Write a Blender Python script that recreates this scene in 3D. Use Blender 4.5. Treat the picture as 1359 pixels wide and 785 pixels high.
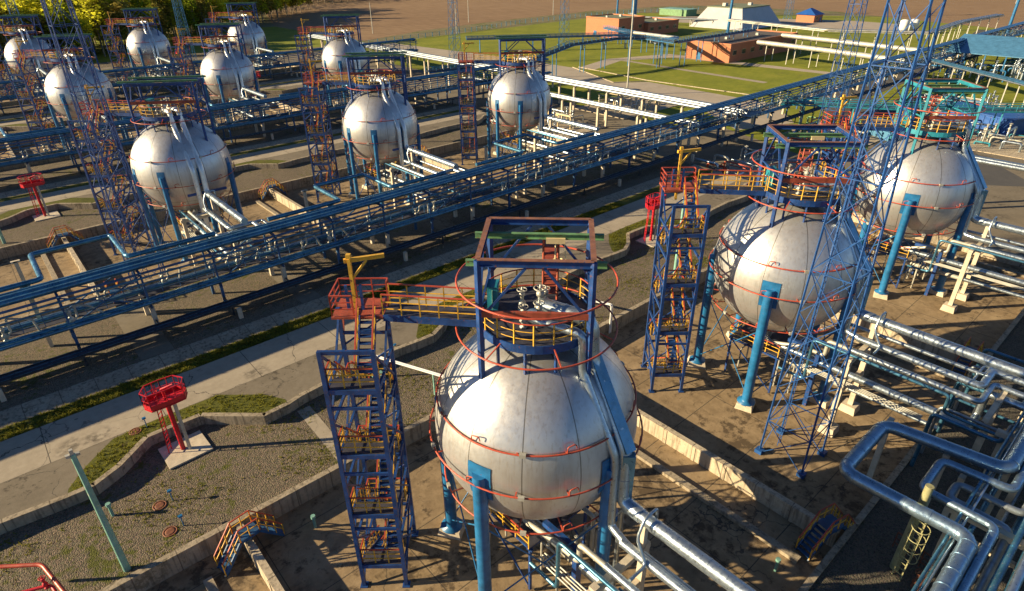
import bpy, math, random
from mathutils import Vector, Matrix
random.seed(7)
PI = math.pi
R_ = math.radians
scene = bpy.context.scene
C = scene.collection
for o in list(bpy.data.objects):
    bpy.data.objects.remove(o)

# ------------------------------------------------------------------ camera, sky, sun, exposure
SUN_EL, SUN_AZ = 18.5, -36.0            # elevation; direction the light travels in the ground plane
cam_d = bpy.data.cameras.new('camera'); cam = bpy.data.objects.new('camera', cam_d); C.objects.link(cam)
RT = Vector((0.74982641, -0.66154622, -0.01081461)); UP = Vector((0.32866963, 0.35824356, 0.87386374)); FW = Vector((0.57422698, 0.65880054, -0.48605063))
M = Matrix((RT, UP, -FW)).transposed().to_4x4(); M.translation = Vector((-17.46, -18.274, 31.462))
cam.matrix_world = M
cam_d.sensor_width = 36; cam_d.lens = 36*815.97/1359; cam_d.clip_start = 0.3; cam_d.clip_end = 6000
scene.camera = cam
w = bpy.data.worlds.new('World'); scene.world = w; w.use_nodes = True
nt = w.node_tree; bg = nt.nodes['Background']
sky = nt.nodes.new('ShaderNodeTexSky'); sky.sky_type = 'NISHITA'; sky.sun_disc = False
sky.sun_elevation = R_(SUN_EL); sky.sun_rotation = R_(90-(SUN_AZ+180)); sky.dust_density = 0.3; sky.ozone_density = 4.0; sky.air_density = 1.0; sky.altitude = 2500
nt.links.new(sky.outputs[0], bg.inputs[0]); bg.inputs[1].default_value = 0.05
sl = bpy.data.lights.new('sun', 'SUN'); sun = bpy.data.objects.new('sun', sl); C.objects.link(sun)
sl.energy = 5.0; sl.angle = R_(0.5); sl.color = (1.0, 0.80, 0.49)
dirv = Vector((math.cos(R_(SUN_AZ))*math.cos(R_(SUN_EL)), math.sin(R_(SUN_AZ))*math.cos(R_(SUN_EL)), -math.sin(R_(SUN_EL))))
sun.rotation_euler = dirv.to_track_quat('-Z', 'Y').to_euler(); sun.location = (-60, 50, 60)
scene.view_settings.view_transform = 'Standard'; scene.view_settings.look = 'None'
scene.view_settings.gamma = 1; scene.view_settings.use_curve_mapping = False
scene.view_settings.exposure = 1.25
scene.cycles.max_bounces = 6

# ------------------------------------------------------------------ materials
def nn(t, typ, **k):
    n = t.nodes.new(typ)
    for a, b in k.items(): setattr(n, a, b)
    return n
def math_(t, op, a, b=None):
    n = nn(t, 'ShaderNodeMath', operation=op)
    for i, x in enumerate((a, b)):
        if x is None: continue
        if hasattr(x, 'is_linked') or hasattr(x, 'links'): t.links.new(x, n.inputs[i])
        else: n.inputs[i].default_value = x
    return n.outputs[0]
def ramp(t, fac, stops):
    n = nn(t, 'ShaderNodeValToRGB'); cr = n.color_ramp
    while len(cr.elements) < len(stops): cr.elements.new(0.5)
    for e, (p, c) in zip(cr.elements, stops):
        e.position = p; e.color = (*c, 1) if len(c) == 3 else (c[0], c[0], c[0], 1)
    t.links.new(fac, n.inputs[0]); return n.outputs[0]
def noise(t, vec, scale, detail=6, rough=.6):
    n = nn(t, 'ShaderNodeTexNoise'); n.inputs['Scale'].default_value = scale; n.inputs['Detail'].default_value = detail
    n.inputs['Roughness'].default_value = rough; t.links.new(vec, n.inputs['Vector']); return n.outputs[0]
def mixc(t, fac, a, b, mode='MIX'):
    n = nn(t, 'ShaderNodeMix', data_type='RGBA', blend_type=mode)
    for s, x in ((n.inputs[0], fac), (n.inputs[6], a), (n.inputs[7], b)):
        if hasattr(x, 'links'): t.links.new(x, s)
        elif isinstance(x, tuple): s.default_value = (*x, 1) if len(x) == 3 else x
        else: s.default_value = x
    return n.outputs[2]
def bump(t, h, strength, dist, bsdf):
    b = nn(t, 'ShaderNodeBump'); b.inputs['Strength'].default_value = strength; b.inputs['Distance'].default_value = dist
    t.links.new(h, b.inputs['Height']); t.links.new(b.outputs[0], bsdf.inputs['Normal'])
def scaled(t, vec, s):
    m = nn(t, 'ShaderNodeMapping'); m.inputs['Scale'].default_value = s; t.links.new(vec, m.inputs[0]); return m.outputs[0]
MATS = {}
def base_mat(name):
    m = bpy.data.materials.new(name); m.use_nodes = True; MATS[name] = m
    t = m.node_tree; b = t.nodes['Principled BSDF']; tc = nn(t, 'ShaderNodeTexCoord')
    return m, t, b, tc.outputs['Object']
def paint(name, col, rough=.45, metal=0., var=.35, scale=1.3, rust=None, rust_amt=.0, bmp=0.0):
    m, t, b, oc = base_mat(name)
    f = noise(t, oc, scale, 7, .65)
    c = ramp(t, f, [(.3, tuple(x*(1-var) for x in col)), (.7, tuple(min(1, x*(1+var)) for x in col))])
    if rust:
        rf = noise(t, oc, 5.0, 8, .7)
        k = ramp(t, rf, [(.62-rust_amt, (0,)), (.70-rust_amt, (1,))])
        c = mixc(t, k, c, rust)
    t.links.new(c, b.inputs['Base Color'])
    rr = ramp(t, noise(t, oc, scale*3, 5), [(.3, (max(.05, rough-.12),)), (.7, (min(1, rough+.15),))])
    t.links.new(rr, b.inputs['Roughness']); b.inputs['Metallic'].default_value = metal
    if bmp: bump(t, noise(t, oc, 14, 6, .7), bmp, .02, b)
    return m
RUST = (.16, .055, .022)
NAVY = paint('navy steel paint', (.010, .050, .19), .45, 0, .4, 1.5, RUST, .035)
BLUE = paint('blue steel paint', (.014, .125, .29), .40, 0, .4, 1.2, RUST, .0)
RACKB = paint('blue rack paint', (.022, .085, .20), .45, 0, .45, .8, RUST, .03)
TEAL = paint('teal paint', (.018, .20, .27), .45, 0, .3, 1.2)
RED = paint('red fire main paint', (.43, .07, .035), .42, 0, .3, 2.0, RUST, -.05)
DECK = paint('oxide red deck paint', (.30, .06, .03), .6, 0, .4, 1.5, (.1, .05, .03), .06)
YEL = paint('yellow rail paint', (.66, .37, .035), .5, 0, .3, 2.0, RUST, .04)
MON = paint('signal red paint', (.50, .012, .025), .4, 0, .25, 1.5, RUST, -.06)
GREEN = paint('green beam paint', (.12, .25, .11), .55, 0, .4, 1.5, RUST, .05)
PALEG = paint('pale green post paint', (.18, .36, .30), .5, 0, .35, 1.0, (.45, .45, .38), .03)
RUSTF = paint('rusty flange', (.22, .095, .055), .65, 0, .45, 2.5, (.06, .06, .12), .06)
GRATE = paint('dark steel grating', (.05, .05, .07), .6, .3, .4, 3)
CREAM = paint('cream paint', (.62, .50, .28), .5, 0, .25, 1)
OLIVE = paint('faded olive paint', (.30, .29, .15), .55, 0, .35, 1, RUST, .04)
PALE = paint('pale grey cladding', (.42, .41, .36), .5, .3, .3, .8)
WHITE = paint('white paint', (.75, .75, .74), .4, 0, .12, 1)
DARK = paint('black cable sheath', (.03, .035, .045), .5, 0, .4, 2)
RUSTM = paint('rusted iron', (.17, .06, .03), .7, .2, .5, 3)
GALV = paint('galvanised pipe', (.30, .34, .38), .42, .75, .25, 1.5, (.3, .27, .24), .02)
COVER = paint('cover steel with painted sky blue', (.16, .30, .40), .35, .8, .25, 1.5, (.3, .32, .33), .03)  # blue sky reflected on the pipe's upper face, put into the colour
BRIGHT = paint('bright aluminium cladding', (.74, .74, .72), .36, .6, .12, 2)
ALU = paint('aluminium cladding', (.42, .49, .55), .34, .9, .14, 2.2, (.42, .40, .36), .0)  # silver metal, slightly blue to stand for the reflected sky
ALUB = paint('pipe metal with painted sky blue', (.06, .18, .29), .32, .6, .4, 1.0, (.26, .30, .33), .04)  # rack pipes are silver; their blue sky reflection is painted in
CONC = paint('post concrete', (.50, .43, .33), .85, 0, .22, 1.5, (.25, .21, .16), .0, .5)
BRICK = None
def brick_mat():
    m, t, b, oc = base_mat('red brick')
    n = nn(t, 'ShaderNodeTexBrick'); n.inputs['Scale'].default_value = 1.0
    n.inputs['Color1'].default_value = (.46, .13, .05, 1); n.inputs['Color2'].default_value = (.36, .10, .045, 1); n.inputs['Mortar'].default_value = (.35, .25, .18, 1)
    n.inputs['Brick Width'].default_value = .5; n.inputs['Row Height'].default_value = .16; n.inputs['Mortar Size'].default_value = .015
    s = nn(t, 'ShaderNodeSeparateXYZ'); t.links.new(oc, s.inputs[0]); cmb = nn(t, 'ShaderNodeCombineXYZ')
    t.links.new(math_(t, 'ADD', s.outputs[0], s.outputs[1]), cmb.inputs[0]); t.links.new(s.outputs[2], cmb.inputs[1]); t.links.new(cmb.outputs[0], n.inputs['Vector'])
    c = mixc(t, noise(t, oc, .4, 5), n.outputs[0], (.5, .2, .1)); t.links.new(c, b.inputs['Base Color']); b.inputs['Roughness'].default_value = .9
    return m
BRICK = brick_mat()
ROOF = paint('bitumen roof', (.10, .085, .075), .85, 0, .3, .5)
ROOFG = paint('mossy roof', (.15, .17, .10), .85, 0, .3, .4)
SHED = paint('pale metal shed', (.42, .42, .43), .5, .2, .1, .3)
BLUEROOF = paint('blue sheet roof', (.02, .09, .33), .4, 0, .2, .8)
BLUESHEET = paint('blue cladding sheet', (.07, .20, .34), .4, 0, .25, .8)
GLASS = paint('dark window glass', (.03, .04, .05), .1, 0, .2, 1)

def shell_mat():
    m, t, b, oc = base_mat('silver sphere cladding')
    s = nn(t, 'ShaderNodeSeparateXYZ'); t.links.new(oc, s.inputs[0])
    ang = math_(t, 'ARCTAN2', s.outputs[1], s.outputs[0])
    a = math_(t, 'MULTIPLY', math_(t, 'ADD', ang, PI+.35), 12/(2*PI))
    fr = math_(t, 'FRACT', a); d = math_(t, 'ABSOLUTE', math_(t, 'SUBTRACT', fr, .5))
    rad = math_(t, 'SQRT', math_(t, 'ADD', math_(t, 'MULTIPLY', s.outputs[0], s.outputs[0]), math_(t, 'MULTIPLY', s.outputs[1], s.outputs[1])))
    dist = math_(t, 'MULTIPLY', math_(t, 'MULTIPLY', math_(t, 'SUBTRACT', .5, d), 2*PI/12), rad)   # metres from the nearest meridian seam
    seam = math_(t, 'LESS_THAN', dist, .028)
    z = s.outputs[2]
    for zz in (-3.1,):
        seam = math_(t, 'MAXIMUM', seam, math_(t, 'LESS_THAN', math_(t, 'ABSOLUTE', math_(t, 'SUBTRACT', z, zz)), .022))
    info = nn(t, 'ShaderNodeObjectInfo')
    off = nn(t, 'ShaderNodeVectorMath', operation='ADD'); t.links.new(oc, off.inputs[0])
    rv = nn(t, 'ShaderNodeCombineXYZ'); t.links.new(math_(t, 'MULTIPLY', info.outputs['Random'], 60.), rv.inputs[0]); t.links.new(rv.outputs[0], off.inputs[1]); v = off.outputs[0]
    n1 = noise(t, v, .55, 8, .62); n2 = noise(t, scaled(t, v, (2.2, 2.2, .25)), 1.6, 7, .6); n3 = noise(t, v, 3.5, 6, .7)
    c = ramp(t, n1, [(.28, (.52, .515, .51)), (.5, (.58, .58, .58)), (.72, (.61, .615, .62))])
    c = mixc(t, math_(t, 'MULTIPLY', ramp(t, n2, [(.50, (0,)), (.74, (1,))]), .38), c, (.42, .36, .31))
    c = mixc(t, math_(t, 'MULTIPLY', ramp(t, n3, [(.60, (0,)), (.76, (1,))]), .22), c, (.45, .34, .28))
    streak = noise(t, scaled(t, v, (6, 6, .12)), 1.2, 4, .5)
    c = mixc(t, math_(t, 'MULTIPLY', ramp(t, streak, [(.56, (0,)), (.66, (1,))]), .30), c, (.36, .29, .22))
    c = mixc(t, math_(t, 'MULTIPLY', seam, .72), c, (.10, .085, .06))
    t.links.new(c, b.inputs['Base Color']); b.inputs['Metallic'].default_value = .72
    t.links.new(ramp(t, n3, [(.3, (.36,)), (.7, (.48,))]), b.inputs['Roughness'])
    hgt = math_(t, 'SUBTRACT', math_(t, 'MULTIPLY', noise(t, v, 1.1, 3), .6), math_(t, 'MULTIPLY', seam, .4))
    bump(t, hgt, .22, .06, b)
    return m
SHELL = shell_mat()

def ground_mat(name, c1, c2, c3, scale, bscale, bstr, joints=None, jc=(.05, .045, .04), pebbles=0., patch=None, cracks=0., streak=0.):
    m, t, b, oc = base_mat(name)
    n1 = noise(t, oc, scale, 8, .62); n2 = noise(t, oc, scale*7, 6, .65)
    c = ramp(t, n1, [(.32, c1), (.52, c2), (.7, c3)])
    c = mixc(t, .45, c, ramp(t, n2, [(.3, c1), (.7, c3)]))
    if pebbles:
        vo = nn(t, 'ShaderNodeTexVoronoi'); vo.inputs['Scale'].default_value = pebbles; t.links.new(oc, vo.inputs['Vector'])
        c = mixc(t, .62, c, mixc(t, 1.0, vo.outputs['Color'], tuple(x*1.9 for x in c2), 'MULTIPLY'))
        hsv = nn(t, 'ShaderNodeHueSaturation'); hsv.inputs['Saturation'].default_value = .2; t.links.new(c, hsv.inputs['Color']); c = hsv.outputs[0]
        c = mixc(t, 1., c, tuple(.25+.75*x/max(c2) for x in c2), 'MULTIPLY')
    if patch:
        pf = noise(t, oc, patch[1], 7, .7); pf2 = noise(t, oc, patch[1]*8, 4, .7)
        k = ramp(t, math_(t, 'ADD', math_(t, 'MULTIPLY', pf, .6), math_(t, 'MULTIPLY', pf2, .4)), [(patch[2], (0,)), (patch[2]+.07, (1,))])
        c = mixc(t, k, c, patch[0])
    h = noise(t, oc, bscale, 6, .7)
    if cracks:
        wv = nn(t, 'ShaderNodeVectorMath', operation='ADD'); t.links.new(oc, wv.inputs[0])
        wn = nn(t, 'ShaderNodeTexNoise'); wn.inputs['Scale'].default_value = .9; wn.inputs['Detail'].default_value = 5; t.links.new(oc, wn.inputs['Vector'])
        ws = nn(t, 'ShaderNodeVectorMath', operation='SCALE'); t.links.new(wn.outputs['Color'], ws.inputs[0]); ws.inputs['Scale'].default_value = 1.6; t.links.new(ws.outputs[0], wv.inputs[1])
        cv = nn(t, 'ShaderNodeTexVoronoi', feature='DISTANCE_TO_EDGE'); cv.inputs['Scale'].default_value = cracks; t.links.new(wv.outputs[0], cv.inputs['Vector'])
        ck = math_(t, 'MULTIPLY', math_(t, 'LESS_THAN', cv.outputs['Distance'], .0045), ramp(t, noise(t, oc, .13, 3), [(.45, (0,)), (.55, (1,))]))
        c = mixc(t, math_(t, 'MULTIPLY', ck, .75), c, jc); h = math_(t, 'SUBTRACT', h, ck)
        st = nn(t, 'ShaderNodeTexVoronoi'); st.inputs['Scale'].default_value = .23; t.links.new(wv.outputs[0], st.inputs['Vector'])
        so = ramp(t, st.outputs['Distance'], [(.10, (.7,)), (.28, (0,))]); c = mixc(t, math_(t, 'MULTIPLY', so, ramp(t, noise(t, oc, 2.2, 5), [(.4, (0,)), (.6, (1,))])), c, (.05, .042, .033))
    if joints:
        s = nn(t, 'ShaderNodeSeparateXYZ'); t.links.new(oc, s.inputs[0]); j = None
        for ax, step in zip((0, 1), joints):
            if not step: continue
            f = math_(t, 'FRACT', math_(t, 'ADD', math_(t, 'DIVIDE', s.outputs[ax], step), 100.37))
            d = math_(t, 'LESS_THAN', math_(t, 'ABSOLUTE', math_(t, 'SUBTRACT', f, .5)), .03/step)
            j = d if j is None else math_(t, 'MAXIMUM', j, d)
        c = mixc(t, math_(t, 'MULTIPLY', j, .8), c, jc)
        h = math_(t, 'SUBTRACT', h, j)
    if pebbles: h = math_(t, 'SUBTRACT', h, math_(t, 'MULTIPLY', vo.outputs['Distance'], .9))
    if streak:
        sn = noise(t, scaled(t, oc, (2.6, 2.6, .22)), 1.5, 5, .6); c = mixc(t, math_(t, 'MULTIPLY', ramp(t, sn, [(.50, (0,)), (.64, (1,))]), streak), c, (.09, .075, .055))
    t.links.new(c, b.inputs['Base Color']); b.inputs['Roughness'].default_value = .95; b.inputs['Specular IOR Level'].default_value = .2
    bump(t, h, bstr, .06, b)
    return m
PITF = ground_mat('pit floor concrete', (.14, .098, .056), (.27, .195, .115), (.39, .29, .175), .22, 4, .3, (6.6, 5.1), cracks=.16, patch=((.10, .072, .045), .16, .53))
GRAV = ground_mat('gravel', (.075, .06, .038), (.14, .112, .074), (.21, .17, .115), .18, 11, 1., pebbles=14, patch=((.085, .09, .02), .22, .545))
ROAD = ground_mat('road concrete slabs', (.27, .23, .175), (.345, .295, .225), (.41, .355, .275), .3, 6, .15, (7.2, 0), cracks=.14, patch=((.17, .14, .105), .2, .60))
APRON = ground_mat('worn paving', (.20, .168, .122), (.275, .232, .17), (.335, .285, .215), .3, 6, .25, (0, 0), cracks=.2, patch=((.11, .09, .065), .25, .57))
GRASS = ground_mat('grass turf', (.04, .046, .009), (.09, .10, .014), (.16, .155, .024), .35, 12, .9, patch=((.09, .07, .035), .35, .56))
LAWN = ground_mat('lawn turf', (.11, .14, .012), (.19, .215, .016), (.27, .26, .035), .11, 3, .6, patch=((.15, .15, .04), .05, .60))
EARTH = ground_mat('rough yard earth', (.13, .115, .06), (.19, .165, .085), (.25, .21, .12), .07, 3, .5, patch=((.09, .12, .02), .05, .52))
ASPH = ground_mat('dusty asphalt road', (.30, .255, .20), (.37, .315, .25), (.43, .37, .30), .2, 5, .15)
DARKR = ground_mat('dark asphalt', (.07, .07, .075), (.09, .088, .09), (.11, .105, .10), .2, 5, .15)
WALLC = ground_mat('bund wall concrete', (.34, .28, .20), (.45, .38, .28), (.54, .46, .35), .5, 6, .35, (2.4, 2.4), (.16, .13, .10), patch=((.26, .21, .15), .45, .56), streak=.55)
WALLD = ground_mat('weathered retaining wall', (.24, .195, .14), (.34, .285, .21), (.42, .36, .27), .6, 6, .4, (2.4, 0), (.11, .09, .07), patch=((.19, .16, .11), .45, .54), streak=.6)
def field_mat():
    m, t, b, oc = base_mat('ploughed soil')
    n1 = noise(t, oc, .012, 7, .6); n2 = noise(t, scaled(t, oc, (1., .14, 1)), .5, 6, .7)
    c = ramp(t, n1, [(.3, (.18, .115, .07)), (.7, (.275, .185, .11))]); c = mixc(t, .6, c, ramp(t, n2, [(.3, (.17, .105, .06)), (.7, (.37, .255, .155))]))
    t.links.new(c, b.inputs['Base Color']); b.inputs['Roughness'].default_value = 1; b.inputs['Specular IOR Level'].default_value = .1
    bump(t, n2, .8, .3, b); return m
FIELD = field_mat()
def leaf_mat(name, a, bcol):
    m, t, b, oc = base_mat(name)
    info = nn(t, 'ShaderNodeObjectInfo')
    f = noise(t, oc, .35, 4); f = math_(t, 'ADD', math_(t, 'MULTIPLY', f, .55), math_(t, 'MULTIPLY', info.outputs['Random'], .5))
    c = ramp(t, f, [(.3, a), (.72, bcol)]); t.links.new(c, b.inputs['Base Color']); b.inputs['Roughness'].default_value = .8
    b.inputs['Specular IOR Level'].default_value = .15
    tr = nn(t, 'ShaderNodeBsdfTranslucent'); t.links.new(c, tr.inputs[0]); mx = nn(t, 'ShaderNodeMixShader'); mx.inputs[0].default_value = .6
    t.links.new(b.outputs[0], mx.inputs[1]); t.links.new(tr.outputs[0], mx.inputs[2]); t.links.new(mx.outputs[0], t.nodes['Material Output'].inputs[0])
    return m
LEAF = leaf_mat('spring leaves', (.20, .26, .018), (.66, .64, .05))
LEAFD = leaf_mat('dull leaves', (.18, .165, .03), (.42, .34, .08))
TUFT = leaf_mat('grass blades', (.09, .10, .013), (.27, .26, .035))
BARK = paint('pale bark', (.22, .18, .13), .9, 0, .4, 2)

# ------------------------------------------------------------------ mesh helper
class MB:
    def __init__(s): s.v = []; s.f = []; s.sm = []; s.mi = []
    def add(s, vs, fs, smooth=False, mi=0):
        k = len(s.v); s.v += [tuple(x) for x in vs]
        for f in fs: s.f.append([i+k for i in f]); s.sm.append(smooth); s.mi.append(mi)
        return s
    def box(s, c, d, rz=0., mi=0, top=1.0):
        x, y, z = (q/2 for q in d); co, si = math.cos(rz), math.sin(rz); vs = []
        for dz, k in ((-z, 1.), (z, top)):
            for dx, dy in ((-x, -y), (x, -y), (x, y), (-x, y)):
                dx *= k; dy *= k; vs.append((c[0]+dx*co-dy*si, c[1]+dx*si+dy*co, c[2]+dz))
        return s.add(vs, [(0, 3, 2, 1), (4, 5, 6, 7), (0, 1, 5, 4), (1, 2, 6, 5), (2, 3, 7, 6), (3, 0, 4, 7)], False, mi)
    def bar(s, p, q, w, h=None, mi=0, ibeam=False):
        p, q = Vector(p), Vector(q); d = q-p
        if d.length < 1e-6: return s
        d.normalize(); h = h or w
        u = d.cross(Vector((0, 0, 1)))
        if u.length < 1e-3: u = Vector((1, 0, 0))
        u.normalize(); n = u.cross(d)
        def bx(cu, cn, ww, hh):
            vs = []
            for e in (p, q):
                for a, b in ((-1, -1), (1, -1), (1, 1), (-1, 1)): vs.append(e+u*(cu+a*ww/2)+n*(cn+b*hh/2))
            s.add(vs, [(0, 3, 2, 1), (4, 5, 6, 7), (0, 1, 5, 4), (1, 2, 6, 5), (2, 3, 7, 6), (3, 0, 4, 7)], False, mi)
        if ibeam:
            t = h*.12; bx(0, h/2-t/2, w, t); bx(0, -h/2+t/2, w, t); bx(0, 0, w*.18, h-2*t)
        else: bx(0, 0, w, h)
        return s
    def sweep(s, pts, r, n=8, closed=False, mi=0, cap=True):
        pts = [Vector(p) for p in pts]; k = len(pts); rings = []; up = None
        for i, p in enumerate(pts):
            a = pts[(i-1) % k] if (closed or i) else p; b = pts[(i+1) % k] if (closed or i < k-1) else p
            d = (b-a).normalized()
            if up is None:
                up = Vector((0, 0, 1)) if abs(d.z) < .9 else Vector((1, 0, 0))
            u = d.cross(up)
            if u.length < 1e-4: u = d.cross(Vector((0, 1, .3)))
            u.normalize(); v = u.cross(d).normalized(); up = v
            rr = r[i] if isinstance(r, (list, tuple)) else r
            rings.append([p+(u*math.cos(2*PI*j/n)+v*math.sin(2*PI*j/n))*rr for j in range(n)])
        vs = [x for g in rings for x in g]; fs = []
        for i in range(k if closed else k-1):
            a = i*n; b = ((i+1) % k)*n
            for j in range(n): fs.append((a+j, a+(j+1) % n, b+(j+1) % n, b+j))
        s.add(vs, fs, True, mi)
        if cap and not closed:
            s.add(rings[0], [tuple(range(n))[::-1]], False, mi); s.add(rings[-1], [tuple(range(n))], False, mi)
        return s
    def pipe(s, pts, r, bend=None, n=10, mi=0, bands=0):
        pts = [Vector(p) for p in pts]; out = [pts[0]]; bend = bend or r*2.2
        for i in range(1, len(pts)-1):
            a, p, b = pts[i-1], pts[i], pts[i+1]; d1 = (a-p); d2 = (b-p)
            l = min(bend, d1.length*.45, d2.length*.45); d1.normalize(); d2.normalize()
            for k in range(5):
                t = k/4; out.append((p+d1*l)*(1-t)**2+p*2*t*(1-t)+(p+d2*l)*t*t)
        out.append(pts[-1]); s.sweep(out, r, n, mi=mi)
        if bands:
            for a, b in zip(pts[:-1], pts[1:]):
                L = (b-a).length; d = (b-a).normalized(); q = int(L/bands)
                for k in range(q):
                    c = a+d*(L*(k+.5)/q); s.sweep([c-d*.04, c+d*.04], r*1.05, n, mi=mi)
        return s
    def ring(s, c, R, r, seg=48, n=6, a0=0, a1=2*PI, mi=0):
        full = abs(a1-a0) > 6.28; k = seg if full else seg+1
        pts = [(c[0]+R*math.cos(a0+(a1-a0)*i/seg), c[1]+R*math.sin(a0+(a1-a0)*i/seg), c[2]) for i in range(k)]
        return s.sweep(pts, r, n, closed=full, mi=mi)
    def lathe(s, c, prof, seg=32, mi=0, smooth=True):
        vs = []; k = len(prof)
        for i in range(seg):
            a = 2*PI*i/seg
            for r, z in prof: vs.append((c[0]+r*math.cos(a), c[1]+r*math.sin(a), c[2]+z))
        fs = []
        for i in range(seg):
            a, b = i*k, ((i+1) % seg)*k
            for j in range(k-1):
                if prof[j][0] < 1e-6: fs.append((a, b+j+1, a+j+1))
                elif prof[j+1][0] < 1e-6: fs.append((a+j, b+j, a+j+1))
                else: fs.append((a+j, b+j, b+j+1, a+j+1))
        return s.add(vs, fs, smooth, mi)
    def prism(s, poly, z0, z1, mi=0):
        n = len(poly); vs = [(x, y, z0) for x, y in poly]+[(x, y, z1) for x, y in poly]
        return s.add(vs, [tuple(range(n))[::-1], tuple(range(n, 2*n))]+[(i, (i+1) % n, n+(i+1) % n, n+i) for i in range(n)], False, mi)
    def sheet(s, poly, z, mi=0):
        return s.add([(x, y, z) for x, y in poly], [tuple(range(len(poly)))], False, mi)
    def mesh(s, name, mats):
        me = bpy.data.meshes.new(name); me.from_pydata(s.v, [], s.f)
        for m in (mats if isinstance(mats, (list, tuple)) else [mats]): me.materials.append(m)
        me.polygons.foreach_set('use_smooth', s.sm); me.polygons.foreach_set('material_index', s.mi); me.update()
        return me
    def build(s, name, mats, parent=None, loc=None):
        o = bpy.data.objects.new(name, s.mesh(name, mats)); C.objects.link(o)
        if parent: o.parent = parent
        if loc: o.location = loc
        return o
def tag(o, label=None, cat=None, group=None, kind=None):
    for k, v in (('label', label), ('category', cat), ('group', group), ('kind', kind)):
        if v: o[k] = v
    return o
def empty(name, loc, label, cat, group=None, rz=0.):
    o = bpy.data.objects.new(name, None); C.objects.link(o); o.location = loc; o.rotation_euler.z = rz; o.empty_display_size = .5
    return tag(o, label, cat, group)
def structure(mb, name, mat):
    return tag(mb.build(name, mat), kind='structure')
KIDS = {}
def dup(root, loc, label, rz=None):
    def cp(o, par):
        c = o.copy(); C.objects.link(c)
        if par: c.parent = par
        for ch in o.children: cp(ch, c)
        return c
    r = cp(root, None); r.location = loc
    if rz is not None: r.rotation_euler.z = rz
    r['label'] = label; return r
def rail(mb, pts, h=1.1, step=1.2, closed=False, mt=0, mp=1, r=.03, mids=(.38, .74), skip=()):
    pts = [Vector(p) for p in pts]; segs = list(zip(pts, pts[1:]+pts[:1])) if closed else list(zip(pts[:-1], pts[1:]))
    Z = Vector((0, 0, 1))
    for i, (a, b) in enumerate(segs):
        if i in skip: continue
        mb.bar(a+Z*h, b+Z*h, r*2.1, r*2.1, mi=mt)
        for m in mids: mb.bar(a+Z*m, b+Z*m, r*1.5, r*1.5, mi=mp)
        n = max(1, round((b-a).length/step))
        for k in range(n+1): p = a.lerp(b, k/n); mb.bar(p, p+Z*h, r*1.9, r*1.9, mi=mp)
    return mb

A, RW = 26.45, 60.0
TANKS = [(r, c) for r in range(4) for c in range(3)]
D = {(0, 0): 'the large front sphere', (0, 1): 'the stained sphere behind the foreground lattice mast', (0, 2): 'the sphere under the turquoise frame at far right',
     (1, 0): 'the sphere behind the main pipe rack at left', (1, 1): 'the sphere behind the main rack near centre', (1, 2): 'the sphere nearest the lawns and brick buildings',
     (2, 0): 'the sphere crossed by the tall left mast', (2, 1): 'the middle sphere of the third row', (2, 2): 'the third row sphere before the ploughed field',
     (3, 0): 'the back row sphere at the left edge', (3, 1): 'the back row sphere in the middle', (3, 2): 'the back row sphere furthest right'}

DGRAV = ground_mat('dark gravel', (.05, .044, .034), (.09, .08, .063), (.14, .12, .095), .18, 11, 1., pebbles=14, patch=((.05, .052, .018), .22, .58))
# ------------------------------------------------------------------ ground and terraces
structure(MB().sheet([(-1500, -1500), (4000, -1500), (4000, 4000), (-1500, 4000)], -.02), 'ground', EARTH)
X0, X1 = -70.0, 66.3
def edge2(u):           # line of the retaining wall beside the road, one bulge per tank
    k = ((u+14.5+A/2) % A)-A/2
    pts = [(-13.3, 21.2), (-9.3, 21.34), (-5.9, 21.0), (-4.4, 20.95), (-2.7, 21.8), (-.6, 23.6), (.8, 23.6), (2.9, 23.5), (6.4, 20.3), (8.5, 20.4), (9.5, 20.7), (12.1, 20.95), (13.3, 21.2)]
    for (a, x), (b, y) in zip(pts[:-1], pts[1:]):
        if a <= k <= b: return x+(y-x)*(k-a)/(b-a)
    return 21.2
VERGE = [(-5.7, 21.9), (-4.4, 23.5), (-2.5, 25.2), (0, 25.38), (2.0, 25.36), (4.8, 25.3), (6.0, 24.2), (7.4, 23.0), (8.4, 21.3)]
def stepped(u0, u1):
    us = []
    for k in range(-6, 6):
        for d in (-13.2, -9.3, -5.85, -4.4, -2.7, -.6, .8, 2.9, 6.4, 8.35, 9.5, 12.1): us.append(-14.5+k*A+d)
    return [u0]+sorted(x for x in us if u0+.3 < x < u1-.3)+[u1]
rows_x = {0: (-60, 66.3), 1: (-80, 66.3), 2: (-130, 66.3), 3: (-170, 66.3)}
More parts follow.
